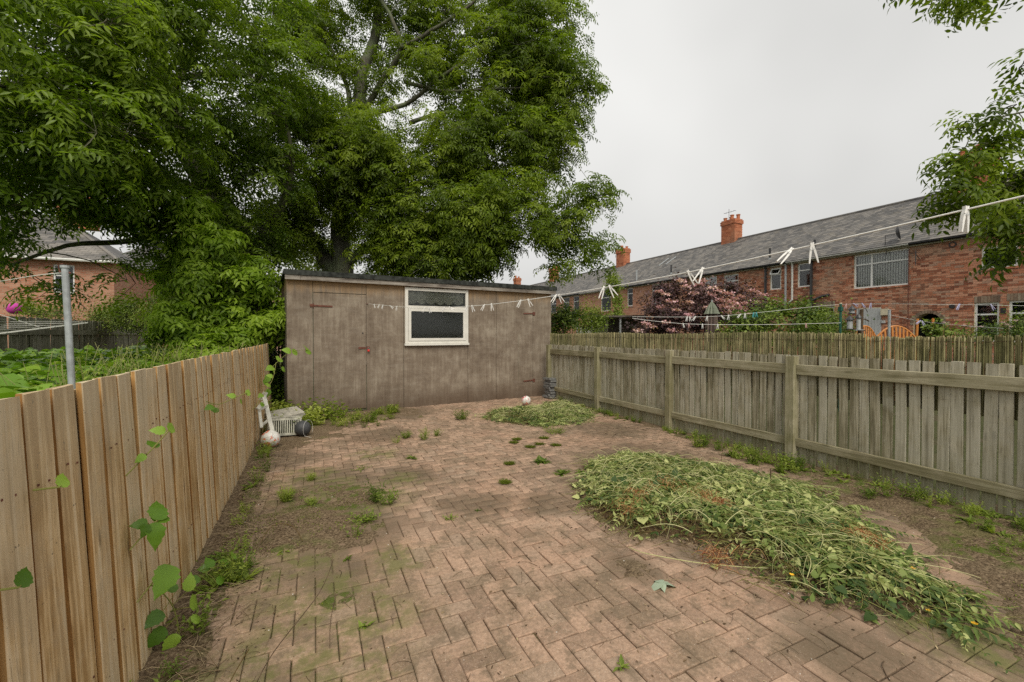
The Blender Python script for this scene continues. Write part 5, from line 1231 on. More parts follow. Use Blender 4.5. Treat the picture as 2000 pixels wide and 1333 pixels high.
def heap(name, label, poly, hm, ns, nl, nb, nd, seed, green=None):
    r_ = np.random.default_rng(seed)
    def zf(x, y):
        d = inside(poly, x, y); return np.maximum(soil_h(x, y), -.0)+hm*smooth(-.05, .45, d)*(.1+1.7*fbm(x, y, 3.6, 4, seed))
    c = (sum(p[0] for p in poly)/len(poly), sum(p[1] for p in poly)/len(poly))
    t = empty(name, (0, 0, 0), 0, label, 'weed heap')
    xs_ = np.arange(min(p[0] for p in poly)-.1, max(p[0] for p in poly)+.1, .025); ys_ = np.arange(min(p[1] for p in poly)-.1, max(p[1] for p in poly)+.1, .025)
    A, B = np.meshgrid(xs_, ys_); Z = zf(A, B)-.012+.02*(fbm(A, B, 25, 3, 7)-.5); Z = np.where(inside(poly, A, B) < -.02, -.05, Z); nx = len(xs_); I = (np.arange(len(ys_)-1)[:, None]*nx+np.arange(nx-1)[None]).reshape(-1)
    tag(np_obj('litter_bed', np.stack([A, B, Z], -1).reshape(-1, 3), [np.stack([I, I+1, I+nx+1, I+nx], -1)], M['straw'], t, tint=(.12+.35*fbm(A, B, 30, 3, 8)).ravel(), smooth=True), kind='stuff')
    gz = lambda q: green(q[:, 0], q[:, 1]) if green else np.zeros(len(q))      # 1 = fresh green, 0 = brown litter
    q = sample_poly(poly, ns, r_); g_ = gz(q)
    V, Fc, T = ribbon_stems(ns, q[:, 0], q[:, 1], zf, r_, r_.uniform(.06, .42, ns), r_.uniform(.0009, .0028, ns), .035)
    b = Bag(); b.add(V, Fc, np.repeat(np.clip(.25+.35*g_+r_.normal(0, .2, ns), 0, 1), 21)); tag(b.build('stems', M['heap_stem'], t), kind='stuff')
    q = sample_poly(poly, nl, r_, .1); g_ = gz(q); keep = r_.random(nl) < .25+.9*g_; q = q[keep]; g_ = g_[keep]; n = len(q)
    z = zf(q[:, 0], q[:, 1])+r_.uniform(.0, .035, n); b = Bag()
    scatter_leaves(b, LANCE, np.stack([q[:, 0], q[:, 1], z], -1), r_.uniform(.022, .070, n), np.clip(.42+1.5*(fbm(q[:, 0], q[:, 1], 3.0, 3, 31)-.5)+r_.normal(0, .16, n), 0, 1), r_, 60, -20)
    nt_ = ns//9; q2 = sample_poly(poly, nt_, r_, .3); V, Fc, T = ribbon_stems(nt_, q2[:, 0], q2[:, 1], zf, r_, r_.uniform(.10, .45, nt_), r_.uniform(.0016, .0034, nt_), .075, 2.0)
    b2 = Bag(); b2.add(V, Fc, np.repeat(np.clip(r_.normal(.8, .15, nt_), 0, 1), 21)); tag(b2.build('loose_stalks', M['heap_stem'], t), kind='stuff')
    nb_ = nl//5; q3 = sample_poly(poly, nb_, r_, .15); q3 = q3[r_.random(nb_) < .15+.85*gz(q3)]; n3 = len(q3); b3 = Bag()
    scatter_leaves(b3, BR, np.stack([q3[:, 0], q3[:, 1], zf(q3[:, 0], q3[:, 1])+r_.uniform(.0, .04, n3)], -1), r_.uniform(.03, .075, n3), np.clip(.45+1.6*(fbm(q3[:, 0], q3[:, 1], 2.6, 3, 53)-.5)+r_.normal(0, .2, n3), 0, 1), r_, 70, -40); tag(b3.build('limp_leaves', M['heap_leaf'], t), kind='stuff')
    # limp leafy shoots: leaves in two rows along a bent stem
    S = MB()
    for k in range(nb*2):
        p = sample_poly(poly, 1, r_, .15)[0]
        if green is not None and green(np.array([p[0]]), np.array([p[1]]))[0] < .3: continue
        a = r_.uniform(-2.6, .6); L = r_.uniform(.15, .38); m_ = 9; cur = r_.normal(0, .6); pts = []; x, y = p
        for i in range(m_+1):
            zz = float(zf(np.array([x]), np.array([y]))[0])+.025+.02*math.sin(i/m_*3.1); pts.append((x, y, zz)); x += math.cos(a)*L/m_; y += math.sin(a)*L/m_; a += cur/m_
        S.tube(pts, .0016, 3, False, t=.55); P = np.array(pts[1:]); n_ = len(P); az = np.arctan2(np.gradient(P[:, 1]), np.gradient(P[:, 0]))-np.pi/2; t0 = np.clip(r_.normal(.45, .2), 0, 1)
        for sd in (-1, 1):
            Mx = rotz(az+sd*r_.uniform(.7, 1.2, n_)) @ rotx(r_.uniform(-.6, .25, n_)) @ roty(r_.normal(0, .4, n_)); s = (.045+.03*r_.random())*(1.15-.8*np.linspace(0, 1, n_)); V, Fc, T = instance(*leaflet(1, .40, .3, True, .25), Mx*s[:, None, None], P, np.clip(t0+r_.normal(0, .08, n_), 0, 1)); b.add(V, Fc, T)
    tag(b.build('cut_leaves', M['heap_leaf'], t), kind='stuff')
    if S.v: tag(S.build('shoot_stems', M['heap_stem'], t), kind='stuff')
    q = sample_poly(poly, nd, r_, -.05); n = len(q); b = Bag(); z = zf(q[:, 0], q[:, 1])+r_.uniform(0, .02, n)
    scatter_leaves(b, LANCE, np.stack([q[:, 0], q[:, 1], z], -1), r_.uniform(.008, .04, n), np.clip(r_.normal(.45, .25, n), 0, 1), r_, 40, -20)
    tag(b.build('dry_bits', M['straw'], t), kind='stuff')
    return t, zf
def gA(x, y):
    e = [(1.95, 3.3), (2.05, 2.9), (2.15, 2.5), (2.4, 2.15), (2.45, 1.9)]; d = np.full(np.shape(x), 9.)
    for (x0, y0), (x1, y1) in zip(e[:-1], e[1:]):
        t = np.clip(((x-x0)*(x1-x0)+(y-y0)*(y1-y0))/((x1-x0)**2+(y1-y0)**2), 0, 1); d = np.minimum(d, np.hypot(x-x0-t*(x1-x0), y-y0-t*(y1-y0)))
    return smooth(.10, .42, d-.12*(y < 2.2)+.45*(fbm(x, y, 2.6, 3, 12)-.5))*(.55+.45*smooth(.35, .5, fbm(x, y, 2.0, 3, 77)))
hp, zfA = heap('weed_heap', 'long heap of pulled green weeds and brambles on the paving near the camera', HEAP, .075, 2400, 12500, 420, 10500, 61, gA)
gB = lambda x, y: .35+.65*(fbm(x, y, 2.5, 3, 44) > .45)
hp2, zfB = heap('weed_heap', 'smaller heap of wilting cut weeds by the right end of the shed', HEAP2, .075, 1500, 4600, 110, 2200, 62, gB)
# big limp leaves, each its own part
r_ = np.random.default_rng(63); BL = []
for s in range(5):
    v, f = broad(1, .85, 6, .12 if s % 2 else -.1, .07, s+70); me = np_mesh('leaf', v, [f], M['heap_leaf'], np.full(len(v), (.30, .85, .55, 1., .9)[s])); BL.append(me)
q = sample_poly(HEAP, 260, r_, .2); q = q[inside(HEAP, q[:, 0], q[:, 1]) > .12]; fixed = [at(px, py, 1) for px, py in []]
spots = []
for px, py in [(1480, 965), (1505, 960), (1460, 985), (1440, 1000), (1545, 965), (1420, 1010), (1230, 955), (1215, 950), (1370, 1025), (1400, 1030), (1350, 1020), (1530, 1020), (1540, 1010), (1510, 1060), (1500, 1080), (1640, 1090), (1620, 1085), (1770, 1060), (1810, 1090), (1800, 1100), (1310, 940), (1250, 905), (1570, 1135), (1650, 1165), (1690, 1180), (1720, 1120), (1750, 1140), (1860, 1120), (1560, 970), (1490, 1010), (1590, 1050), (1680, 1100), (1740, 1090)]:
    v = at(px, py, 1)-Vector((0, 0, EYE)); k = (EYE-.07)/-v.z; ok_ = inside(HEAP, np.array([v.x*k]), np.array([v.y*k]))[0] > .08
    if ok_: spots.append((v.x*k, v.y*k))
for x, y in spots+[tuple(p) for p in q[:110]]:
    o = bpy.data.objects.new('leaf', BL[int(r_.integers(0, 5))]); z = float(zfA(np.array([x]), np.array([y]))[0]); o.location = (x, y, max(z, .01)+.03); s = r_.uniform(.05, .115); o.scale = (s, s, s)
    o.rotation_euler = (r_.uniform(-.35, .35), r_.normal(0, .35), r_.uniform(0, 6.28)); link(o, hp)
for px, py in [(1345, 1010), (1520, 1115), (1615, 1168), (1765, 1210), (1625, 1163), (1475, 1118)]:
    pass
for (x, y, z) in [(2.60, 1.62, .05), (2.77, 1.42, .06), (3.05, 1.30, .06), (2.95, 1.12, .03), (3.05, .98, .02), (3.35, 1.35, .05)]:
    bc = MB()
    for k in range(5):
        a = k*1.2566+x; c, s = math.cos(a), math.sin(a); bc.add([(x, y, z), (x+c*.010-s*.007, y+s*.010+c*.007, z+.006), (x+c*.015, y+s*.015, z+.009), (x+c*.010+s*.007, y+s*.010-c*.007, z+.006)], [(0, 3, 2, 1)])
    bc.build('buttercup', M['yellow'], hp)

for (px, py, n_, s) in [(1390, 975, 170, .12), (1250, 965, 90, .10), (1400, 1060, 90, .10), (1690, 1040, 150, .12), (1300, 950, 90, .14), (1230, 985, 70, .1), (1080, 800, 0, .1)]:      # rusty red dead stalks in clumps
    v = at(px, py, 1)-Vector((0, 0, EYE)); k = (EYE-.13)/-v.z; x0_, y0_ = v.x*k, v.y*k
    V, Fc, T = ribbon_stems(n_, x0_+r_.normal(0, s*.6, n_), y0_+r_.normal(0, s*.6, n_), zfA, r_, r_.uniform(.05, .14, n_), r_.uniform(.001, .0022, n_), .05); b = Bag(); b.add(V, Fc, T); tag(b.build('red_stalks', M['rusty_stalk'] if 'rusty_stalk' in M else M.setdefault('rusty_stalk', leafmat('rusty_stalks', (.22, .07, .03), (.42, .17, .07), (.60, .36, .17), .1, .8, .1)), hp), kind='stuff')
m = MB(); P = poly([(1.98, 2.35, .02), (2.0, 2.24, .03), (2.12, 2.10, .03), (2.3, 1.95, .025), (2.6, 1.75, .03), (2.8, 1.66, .06)], .05); m.tube(P, .0028, 5, t=.75); o = m.build('bramble_cane', M['heap_stem']); tag(o, 'long curved green bramble cane sticking out of the near weed heap over the paving', 'cane')
m = MB(); m.tube([(2.95, 1.25, .03), (3.08, 1.4, .06), (3.2, 1.6, .09), (3.26, 1.7, .10)], [.006, .006, .008, .009], 6, t=.3); m.build('cut_stick', M['twig'], hp)
m = MB(); m.tube([(2.93, 1.5, .09), (3.1, 1.62, .12), (3.22, 1.66, .11)], [.006, .008, .005], 6, t=.3); m.build('cut_stick', M['straw'], hp)
m = MB(); m.tube([(3.88, 2.62, .02), (3.89, 2.63, .24)], .005, 5, t=.1); m.build('cut_stick', M['twig'], hp)

# loose pale five-fingered leaf on the paving
lo_ = empty('bramble_leaf', (1.87, 1.92, .004), 0, 'pale underside of a five-part bramble leaf lying on the bare paving', 'leaf')
for k, (a, s) in enumerate([(-1.9, .105), (-1.0, .085), (-.15, .09), (1.45, .10), (2.5, .06)]):
    v, f = broad(1, .62, 6, .1, .05, k+90); o = np_obj('leaflet', v*s, [f], M['pale_leaf'] if 'pale_leaf' in M else M.setdefault('pale_leaf', leafmat('pale_leaf_underside', (.30, .36, .26), (.36, .43, .32), (.42, .48, .38), .15, .7, .2)), lo_, np.full(len(v), .5)); o.location = (0, 0, .02); o.rotation_euler = (-.05, .1*(k-2), a)

# ------------------------------------------------------------ weeds growing in the joints
def rosette(seed, nleaf, L, up, Wd=.25, stem=0):
    r = random.Random(seed); lv, lf_ = leaflet(1, Wd, .3, True, .35); V = []; F = []; n = 0
    for k in range(nleaf):
        m = Rm('Z', r.uniform(0, 6.28)) @ Rm('X', R_(r.uniform(up-25, up+25))); s = L*r.uniform(.6, 1.15); o = np.array([r.gauss(0, L*.2), r.gauss(0, L*.2), 0]); V.append(lv @ m.T*s+o); F.append(lf_+n); n += len(lv)
    return np.concatenate(V), np.concatenate(F)
def tuft_mesh(seed, nst, R, H, L, Wd):
    """fine upright weed: thin stems each with small leaves up its length"""
    r = random.Random(seed); V = []; F = []; n = 0; lv, lf_ = leaflet(1, Wd, .3, False, .3)
    for k in range(nst):
        a = r.uniform(0, 6.28); q = R*r.random()**.6; b = np.array([math.cos(a)*q*.4, math.sin(a)*q*.4, 0]); tip = np.array([math.cos(a)*q, math.sin(a)*q, H*r.uniform(.5, 1)])
        w = .0012; s = np.array([-math.sin(a)*w, math.cos(a)*w, 0]); V.append(np.array([b-s, b+s, tip+s*.4, tip-s*.4])); F.append(np.array([(0, 1, 2), (0, 2, 3)])+n); n += 4
        m_ = r.randint(4, 8)
        for i in range(m_):
            t = (i+1)/m_; p = b+(tip-b)*t; m = Rm('Z', r.uniform(0, 6.28)) @ Rm('X', R_(r.uniform(-10, 60))); V.append(lv @ m.T*L*r.uniform(.6, 1.2)+p); F.append(lf_+n); n += len(lv)
    return np.concatenate(V), np.concatenate(F)
def plant(name, x, y, label, cat, vf, mat='weed', tint=.5, z=None, sc=1., rz=None, group=None):
    v, f = vf; rr_ = np.random.default_rng(int(abs(x*1000+y*77))); t = np.clip(tint+rr_.normal(0, .13, len(v)//4+1).repeat(4)[:len(v)], 0, 1)
    o = np_obj(name, v*sc, [f], M[mat], None, t); o.location = (x, y, (max(float(soil_h(x, y)), 0.) if z is None else z)-.002); o.rotation_euler = (0, 0, rz if rz is not None else rnd.uniform(0, 6.28)); tag(o, label, cat, group); return o
T_ = tuft_mesh
plant('weed_tuft', -.23, 4.32, 'dense yellow green mossy tuft nearest the new fence on the muddy paving', 'weed', T_(1, 120, .085, .13, .016, .5), tint=.9)
plant('weed_tuft', -.03, 4.85, 'small round lime tuft behind the denser one by the left fence', 'weed', T_(2, 60, .06, .08, .015, .5), tint=.9)
plant('weed_tuft', -.02, 4.15, 'flat pale green tuft right of the dense mossy one', 'weed', T_(3, 50, .08, .05, .015, .5), tint=.75)
plant('weed', .50, 3.98, 'darkest upright weed with narrow leaves in the middle of the mossy paving', 'weed', T_(4, 26, .12, .19, .035, .28), tint=.25)
plant('weed', .58, 3.90, 'leafy green weed leaning right of the dark upright weed', 'weed', T_(5, 18, .12, .12, .04, .35), tint=.5)
plant('weed', .36, 3.62, 'low spreading weed between the mud and the clean paving', 'weed', T_(6, 30, .14, .06, .03, .4), tint=.6)
plant('weed', .27, 3.35, 'sparse weed with thin stalk just in front of the low spreading one', 'weed', T_(7, 12, .10, .10, .025, .4), tint=.55)
plant('weed', 1.20, 6.25, 'first green weed of the row facing the shed door', 'weed', T_(8, 32, .11, .11, .03, .35), tint=.6)
plant('weed', 1.42, 6.05, 'taller bright weed in the row facing the shed door', 'weed', T_(9, 40, .10, .17, .028, .35), tint=.75)
plant('weed', 1.64, 6.18, 'rightmost weed of the row facing the shed door', 'weed', T_(10, 26, .09, .11, .03, .35), tint=.6)
plant('weed', 1.02, 6.02, 'thin yellowish weed left of the row facing the shed door', 'weed', T_(11, 20, .10, .10, .02, .4), tint=.85)
plant('weed', 1.07, 5.2, 'lone star-shaped weed in mid paving', 'weed', rosette(12, 22, .085, 35), tint=.5)
plant('weed', .48, 5.0, 'flat thin weed lying along a paving joint', 'weed', T_(13, 18, .15, .03, .02, .4), tint=.55)
plant('weed', 2.42, 4.40, 'broad dark green rosette left of the near weed heap', 'weed', rosette(14, 60, .12, 25, .22), tint=.35)
plant('weed', 2.42, 3.95, 'ragged green creeping weed touching the left side of the near heap', 'weed', rosette(15, 50, .10, 18, .25), tint=.4)
plant('weed', 2.62, 3.86, 'short green trail of leaves leading into the near heap', 'weed', rosette(16, 40, .09, 15, .25), tint=.4)
plant('weed', 1.0, 3.35, 'tiny pale seedling tuft in a joint of the mid paving', 'weed', T_(17, 14, .06, .04, .018, .5), tint=.65)
plant('weed', 1.26, 3.42, 'tiny dark green tuft in a joint beside the pale seedling', 'weed', rosette(18, 16, .035, 35), tint=.3)
plant('weed', 1.25, 1.53, 'small rosette weed in the paving joint nearest the camera', 'weed', rosette(19, 14, .05, 30, .3), tint=.6)
plant('weed', .24, 2.30, 'little weed with one trailing stalk in the mossy bricks near the camera', 'weed', rosette(20, 12, .045, 30, .4), tint=.6)
plant('weed', .20, 3.05, 'tiny lobed green plant where the moss ends', 'weed', rosette(21, 12, .035, 35, .4), tint=.45)
plant('weed', -.18, 3.32, 'single curled leaf with a dry stalk on the mud', 'weed', rosette(22, 5, .09, 25, .3), tint=.75)
plant('weed', 3.3, 5.6, 'green fringe of weeds just before the far heap', 'weed', T_(23, 50, .22, .09, .03, .35), tint=.6)
plant('weed', 2.35, 7.2, 'green weed clump left of the far heap', 'weed', T_(24, 60, .16, .17, .04, .3), tint=.4)
pd = [(2.60, 5.05), (2.78, 5.12), (2.95, 4.98), (2.5, 5.35), (3.0, 5.4), (2.05, 4.5), (1.75, 3.95), (2.62, 5.5)]
mossg = Bag(); r_ = np.random.default_rng(77)
for k, (x, y) in enumerate(pd):      # little moss cushions
    plant('moss_cushion', x, y, ['flattest moss cushion beside the far heap', 'second moss cushion in the cluster before the far heap', 'roundest moss cushion right in the cluster', 'moss cushion behind the others toward the shed', 'moss cushion at the right rim of the cluster', 'moss cushion alone on the clean paving', 'tiny moss cushion in the mid paving joint', 'moss cushion nearest the far heap'][k], 'moss', T_(40+k, 240, .085, .022, .010, .5), 'moss', .35)
mp = Bag()
n = 16000; X = r_.uniform(-.6, 1.1, n); Y = r_.uniform(1.9, 5.3, n); h = soil_h(X, Y); keep = (h > -.004) & (fbm(X, Y, 5, 3, 15) > .52) & (X < .9-.35*np.abs(Y-4.2)+.0); P = np.stack([X, Y, h], -1)[keep]
scatter_leaves(mp, [leaflet(1, .5, .3, False, .2)], P, r_.uniform(.006, .014, len(P)), np.clip(r_.normal(.5, .25, len(P)), 0, 1), r_, 90, 30)
n = 9000; X = r_.uniform(3.0, 5.1, n); Y = r_.uniform(.8, 8, n); h = soil_h(X, Y); keep = (h > .0) & (fbm(X, Y, 3, 3, 16) > .55) & (inside(HEAP, X, Y) < 0); P = np.stack([X, Y, h], -1)[keep]
scatter_leaves(mp, [leaflet(1, .4, .3, False, .2)], P, r_.uniform(.008, .018, len(P)), np.clip(r_.normal(.55, .25, len(P)), 0, 1), r_, 90, 20)
tag(mp.build('moss_growth', M['moss']), 'thin moss and seedlings over the muddy paving', 'moss', kind='stuff')

# weeds along the foot of both fences and the shed
def strip(name, label, pts, mat, tufts, seed, sc=(.7, 1.3), zt=None):
    r_ = np.random.default_rng(seed); b = Bag()
    for (x, y, s) in pts:
        v, f = tufts[int(r_.integers(0, len(tufts)))]; s = s*r_.uniform(*sc); a = r_.uniform(0, 6.28); m_ = Rm('Z', a); z = max(float(soil_h(x, y)), 0) if x > -.8 else 0
        b.add(v @ m_.T*s+np.array([x, y, z-.002]), f, np.clip(np.full(len(v), r_.normal(.55, .2))+r_.normal(0, .08, len(v)), 0, 1))
    return tag(b.build(name, M[mat]), label, 'weeds', kind='stuff')
TU = [T_(60+k, 14, .10, .14, .028, .38) for k in range(4)]+[rosette(70+k, 14, .08, 40, .3) for k in range(3)]
FW = [T_(80+k, 15, .24, .34, .085, .5) for k in range(4)]
r_ = np.random.default_rng(91)
strip('fence_weeds', 'line of small weeds along the foot of the new left fence', [(-.60+abs(r_.normal(0, .07)), 1.6+7.2*r_.random()**.85, .6+.5*r_.random()) for _ in range(42)]+[(-.5+.1*r_.random(), 3.0+.5*r_.random(), 1.0) for _ in range(14)], 'weed', TU, 92)
strip('fence_weeds', 'line of weeds and grass along the foot of the old right fence', [(5.03-abs(r_.normal(0, .10)), 1.0+7.5*r_.random(), .7) for _ in range(130)]+[(4.85-.3*r_.random(), 2.9+1.3*r_.random(), 1.1) for _ in range(34)]+[(4.5+.4*r_.random(), 1.0+1.2*r_.random(), 1.0) for _ in range(16)]+[(4.6-.4*r_.random(), .85+.4*r_.random(), .8) for _ in range(10)], 'weed', TU, 93)
strip('shed_weeds', 'bank of green and yellow weeds growing against the left half of the shed', [(-.25+.75*r_.random(), 7.35+1.1*r_.random(), .8) for _ in range(26)]+[(.4+.95*r_.random(), 7.55+.95*r_.random(), .45) for _ in range(44)]+[(-.1+.4*r_.random(), 8.1+.35*r_.random(), 1.35) for _ in range(9)]+[(-.1+1.3*r_.random(), 7.2+.7*r_.random(), .3) for _ in range(30)]+[(1.25+.25*r_.random(), 8.3+.3*r_.random(), .45) for _ in range(10)]+[(-.65+.3*r_.random(), 7.7+1*r_.random(), .9) for _ in range(24)]+[(-.65+.4*r_.random(), 6.75+.5*r_.random(), .7) for _ in range(10)], 'shed_weed', FW+TU, 94, (.6, 1.2))

# loose litter: twigs, dead leaves, white chips on the paving
lt = Bag(); r_ = np.random.default_rng(95)
def band(n):
    x = np.concatenate([-.62+np.abs(r_.normal(0, .22, n//3)), r_.uniform(-.5, 5, n//3), 5.0-np.abs(r_.normal(0, .5, n//3))]); y = 1.0+8*r_.random(len(x))**1.2; return x, y
x, y = band(2600); N = len(x); zs = lambda a, b: np.maximum(soil_h(a, b), 0)
V, Fc, T = ribbon_stems(N, x, y, zs, r_, r_.uniform(.02, .13, N), r_.uniform(.0006, .0018, N), .006, 1., 4); lt.add(V, Fc, np.clip(r_.normal(.5, .3, N), 0, 1).repeat(15))
x, y = band(6500); x2 = 3.0+r_.normal(0, .8, 1500); y2 = 2.6+r_.normal(0, 1.1, 1500); x = np.concatenate([x, x2]); y = np.concatenate([y, y2]); k = (x > -.68) & (x < 5.05) & (y > .6) & (y < 8.7); x = x[k]; y = y[k]; N = len(x)
scatter_leaves(lt, LANCE, np.stack([x, y, zs(x, y)+.003], -1), r_.uniform(.006, .024, N), np.clip(r_.normal(.4, .3, N), 0, 1), r_, 25, -5)
nn = 320; x = -.64+np.abs(r_.normal(0, .13, nn)); y = 1.2+5.5*r_.random(nn)**1.3; V, Fc, T = ribbon_stems(nn, x, y, zs, r_, r_.uniform(.08, .32, nn), r_.uniform(.0009, .0022, nn), .02, .8); lt.add(V, Fc, np.clip(r_.normal(.8, .2, nn), 0, 1).repeat(21))
tag(lt.build('dead_leaf_litter', M['straw']), 'dry twigs, stalks and crumbled leaves strewn over paving and soil', 'litter', kind='stuff')
m = MB()
for _ in range(230):
    x, y = r_.uniform(-.5, 4.8), .9+6.5*r_.random(); s = r_.uniform(.0012, .0038); z = float(zs(np.array([x]), np.array([y]))[0]); m.box((x-s, y-s*.7, z-.001), (x+s, y+s*.7, z+s*.8), m=None)
tag(m.build('stone_chips', M['chip']), 'tiny white stone chips scattered on the paving', 'chips', kind='stuff')
for (pts, lab) in [([(-.25, 2.0, .01), (-.18, 2.2, .05), (.02, 2.55, .09), (.10, 2.75, .16)], 'thin dark twig standing in the mossy bricks near the left fence'), ([(.06, 2.2, .01), (.07, 2.32, .07), (.10, 2.42, .13)], 'short dark twig beside the taller standing one'),
                   ([(-.45, 1.35, .02), (-.40, 1.7, .05), (-.32, 2.1, .06), (-.28, 2.3, .04)], 'long dry straw crossing the soil at the near left corner'), ([(-.52, 1.5, .02), (-.3, 1.75, .06), (-.1, 2.0, .03)], 'dry straw lying across the longer one near the left corner'),
                   ([(-.35, 3.5, .02), (-.28, 3.6, .09), (-.15, 3.55, .08), (-.08, 3.4, .02)], 'curved dry stalk arching over the mud by the left fence'), ([(3.9, 5.0, .01), (3.95, 4.9, .1), (4.05, 4.75, .02)], 'bent twig on the soil between heap and right fence'),
                   ([(4.3, 3.5, .01), (4.31, 3.5, .12), (4.33, 3.48, .2)], 'upright dead stalk on the soil beside the fence post'), ([(2.25, .98, .004), (2.3, 1.03, .012), (2.36, 1.05, .006)], 'dark curled twig on the paving near the bottom edge')]:
    m = MB(); m.tube(poly(pts, .04), .0022, 4, wob=.1); tag(m.build('twig', M['twig'] if 'dark' in lab or 'twig' in lab else M['heap_stem']), lab, 'twig')

# bramble shoots poking through the new fence
def bramble(label, base, pts, leaves, rad=.003):
    t = empty('bramble_shoot', base, 0, label, 'bramble'); B = Vector(base)
    m = MB(); m.tube([Vector(p)-B for p in poly(pts, .03)], rad, 5, t=.45, wob=.1); m.build('stem', M['heap_stem'], t)
    for (x, y, z, *_r) in leaves:
        near = min(poly(pts, .03), key=lambda q: (q-Vector((x, y, z))).length); m = MB(); m.tube([near-B, (near+Vector((x, y, z)))/2-B+Vector((.004, 0, .004)), Vector((x, y, z))-B], .0018, 4, t=.4); m.build('leaf_stalk', M['heap_stem'], t)
    for i, (x, y, z, s, rx, ry, rz, tn) in enumerate(leaves):
        v, f = broad(1, .76, 10, .1, .09, i+int(s*1000)); o = np_obj('leaf', v*s, [f], M['big_leaf'], t, np.full(len(v), tn)); o.location = Vector((x, y, z))-B; 
        n_ = Vector((.62+.2*math.sin(i*2.1), -.50+.2*math.cos(i*3.3), .45+.25*math.sin(i*1.7+rz))).normalized(); u_ = (Vector((0, 1, 0))-n_*n_.y).normalized(); v_ = n_.cross(u_)
        tip = u_*math.cos(rz+1.57)+(v_ if v_.z > 0 else -v_)*math.sin(rz+1.57)*(.9); tip = (tip-n_*tip.dot(n_)).normalized(); o.rotation_euler = Matrix((tip.cross(n_), tip, n_)).transposed().to_euler()
X0 = -.70
bramble('bramble shoot with two leaflets high on the boards', (X0, 2.25, .98), [(X0, 2.25, .92), (X0+.06, 2.35, 1.0), (X0+.10, 2.42, 1.06)],
        [(X0+.10, 2.42, 1.06, .07, .3, .3, -1.2, .8), (X0+.09, 2.42, 1.06, .06, .2, -.2, .6, .8), (X0+.07, 2.36, 1.0, .065, -.9, .2, -.6, .35), (X0+.05, 2.30, .99, .045, .3, 0, 1.6, .7)])
bramble('bramble leaf group of five broad leaflets midway up the boards', (X0, 2.28, .62), [(X0, 2.28, .6), (X0+.05, 2.33, .66), (X0+.07, 2.36, .68)],
        [(X0+.06, 2.34, .68, .115, -.8, .2, 2.6, .45), (X0+.07, 2.36, .68, .11, .2, .5, -.9, .45), (X0+.07, 2.36, .67, .10, -.1, .6, -1.5, .45), (X0+.05, 2.32, .69, .06, .4, .3, .9, .3), (X0+.05, 2.31, .69, .06, .5, -.2, 2.2, .25)])
bramble('bramble with one large round leaf low on the boards', (X0, 2.35, .30), [(X0, 2.35, .34), (X0+.05, 2.42, .40), (X0+.08, 2.47, .43)],
        [(X0+.09, 2.46, .43, .145, -.15, .9, 1.9, .5)])
bramble('bramble cane with dark leaves and yellowing tip at the foot of the boards', (X0, 2.5, .0), [(X0+.02, 2.45, .36), (X0+.05, 2.52, .27), (X0+.08, 2.56, .16), (X0+.1, 2.56, .02)],
        [(X0+.05, 2.50, .20, .09, -.3, .6, 1.3, .15), (X0+.06, 2.5, .12, .10, -.6, .5, 1.7, .2), (X0+.08, 2.58, .24, .07, .3, .2, -.4, .3), (X0+.12, 2.6, .22, .09, -.2, .5, -.8, .9), (X0+.14, 2.56, .16, .10, -.7, .4, -1.6, .95), (X0+.10, 2.50, .08, .09, -.6, .3, 2.2, .9), (X0+.15, 2.54, .10, .07, -.4, .2, -2.2, 1.0)])
bramble('small nettle-like plant spreading at the foot of the fence', (X0+.1, 3.0, 0), [(X0+.08, 3.0, 0), (X0+.12, 3.02, .10), (X0+.2, 3.05, .12)],
        [(X0+.1, 2.95, .12, .07, 0, .2, 1.2, .3), (X0+.14, 3.05, .11, .08, .1, .2, -.6, .35), (X0+.2, 3.06, .11, .07, 0, .1, -1.4, .4), (X0+.18, 2.95, .07, .07, -.3, .1, -2.2, .4), (X0+.24, 3.15, .09, .06, 0, 0, -.8, .6), (X0+.12, 3.15, .07, .07, 0, .3, .5, .45)])
bramble('tiny yellow green seedling at the near end of the fence foot', (X0+.05, 2.0, 0), [(X0+.04, 2.0, 0), (X0+.06, 2.02, .05)],
        [(X0+.06, 2.0, .05, .06, .1, .2, 1.0, .9), (X0+.07, 2.03, .05, .06, .1, .2, -.7, .9), (X0+.08, 1.98, .05, .05, -.2, .2, -2.2, .85)])
bramble('single pale leaf slipping between two near boards', (X0, 1.72, 1.03), [(X0-.02, 1.66, 1.06), (X0+.02, 1.70, 1.05)], [(X0+.02, 1.70, 1.05, .055, -.3, .4, -.9, 1.0)])
bramble('dark leaf at the left picture edge between two boards', (X0, 1.48, .86), [(X0-.02, 1.46, .88), (X0+.02, 1.5, .86)], [(X0+.02, 1.50, .86, .06, -.5, .3, -1.0, .05)])
bramble('bramble shoot with small leaves halfway along the fence', (X0, 3.75, 1.0), [(X0, 3.7, 1.02), (X0+.06, 3.8, .98), (X0+.14, 4.0, 1.0), (X0+.2, 4.1, 1.02)],
        [(X0+.04, 3.72, .98, .07, -.4, .3, 1.2, .35), (X0+.05, 3.78, .92, .08, -.9, .3, -.4, .25), (X0+.14, 4.0, 1.0, .07, 0, .3, .6, .8), (X0+.2, 4.1, 1.0, .07, -.2, .2, -1.0, .85), (X0+.16, 4.05, .96, .06, -.4, .2, -2.0, .8)])
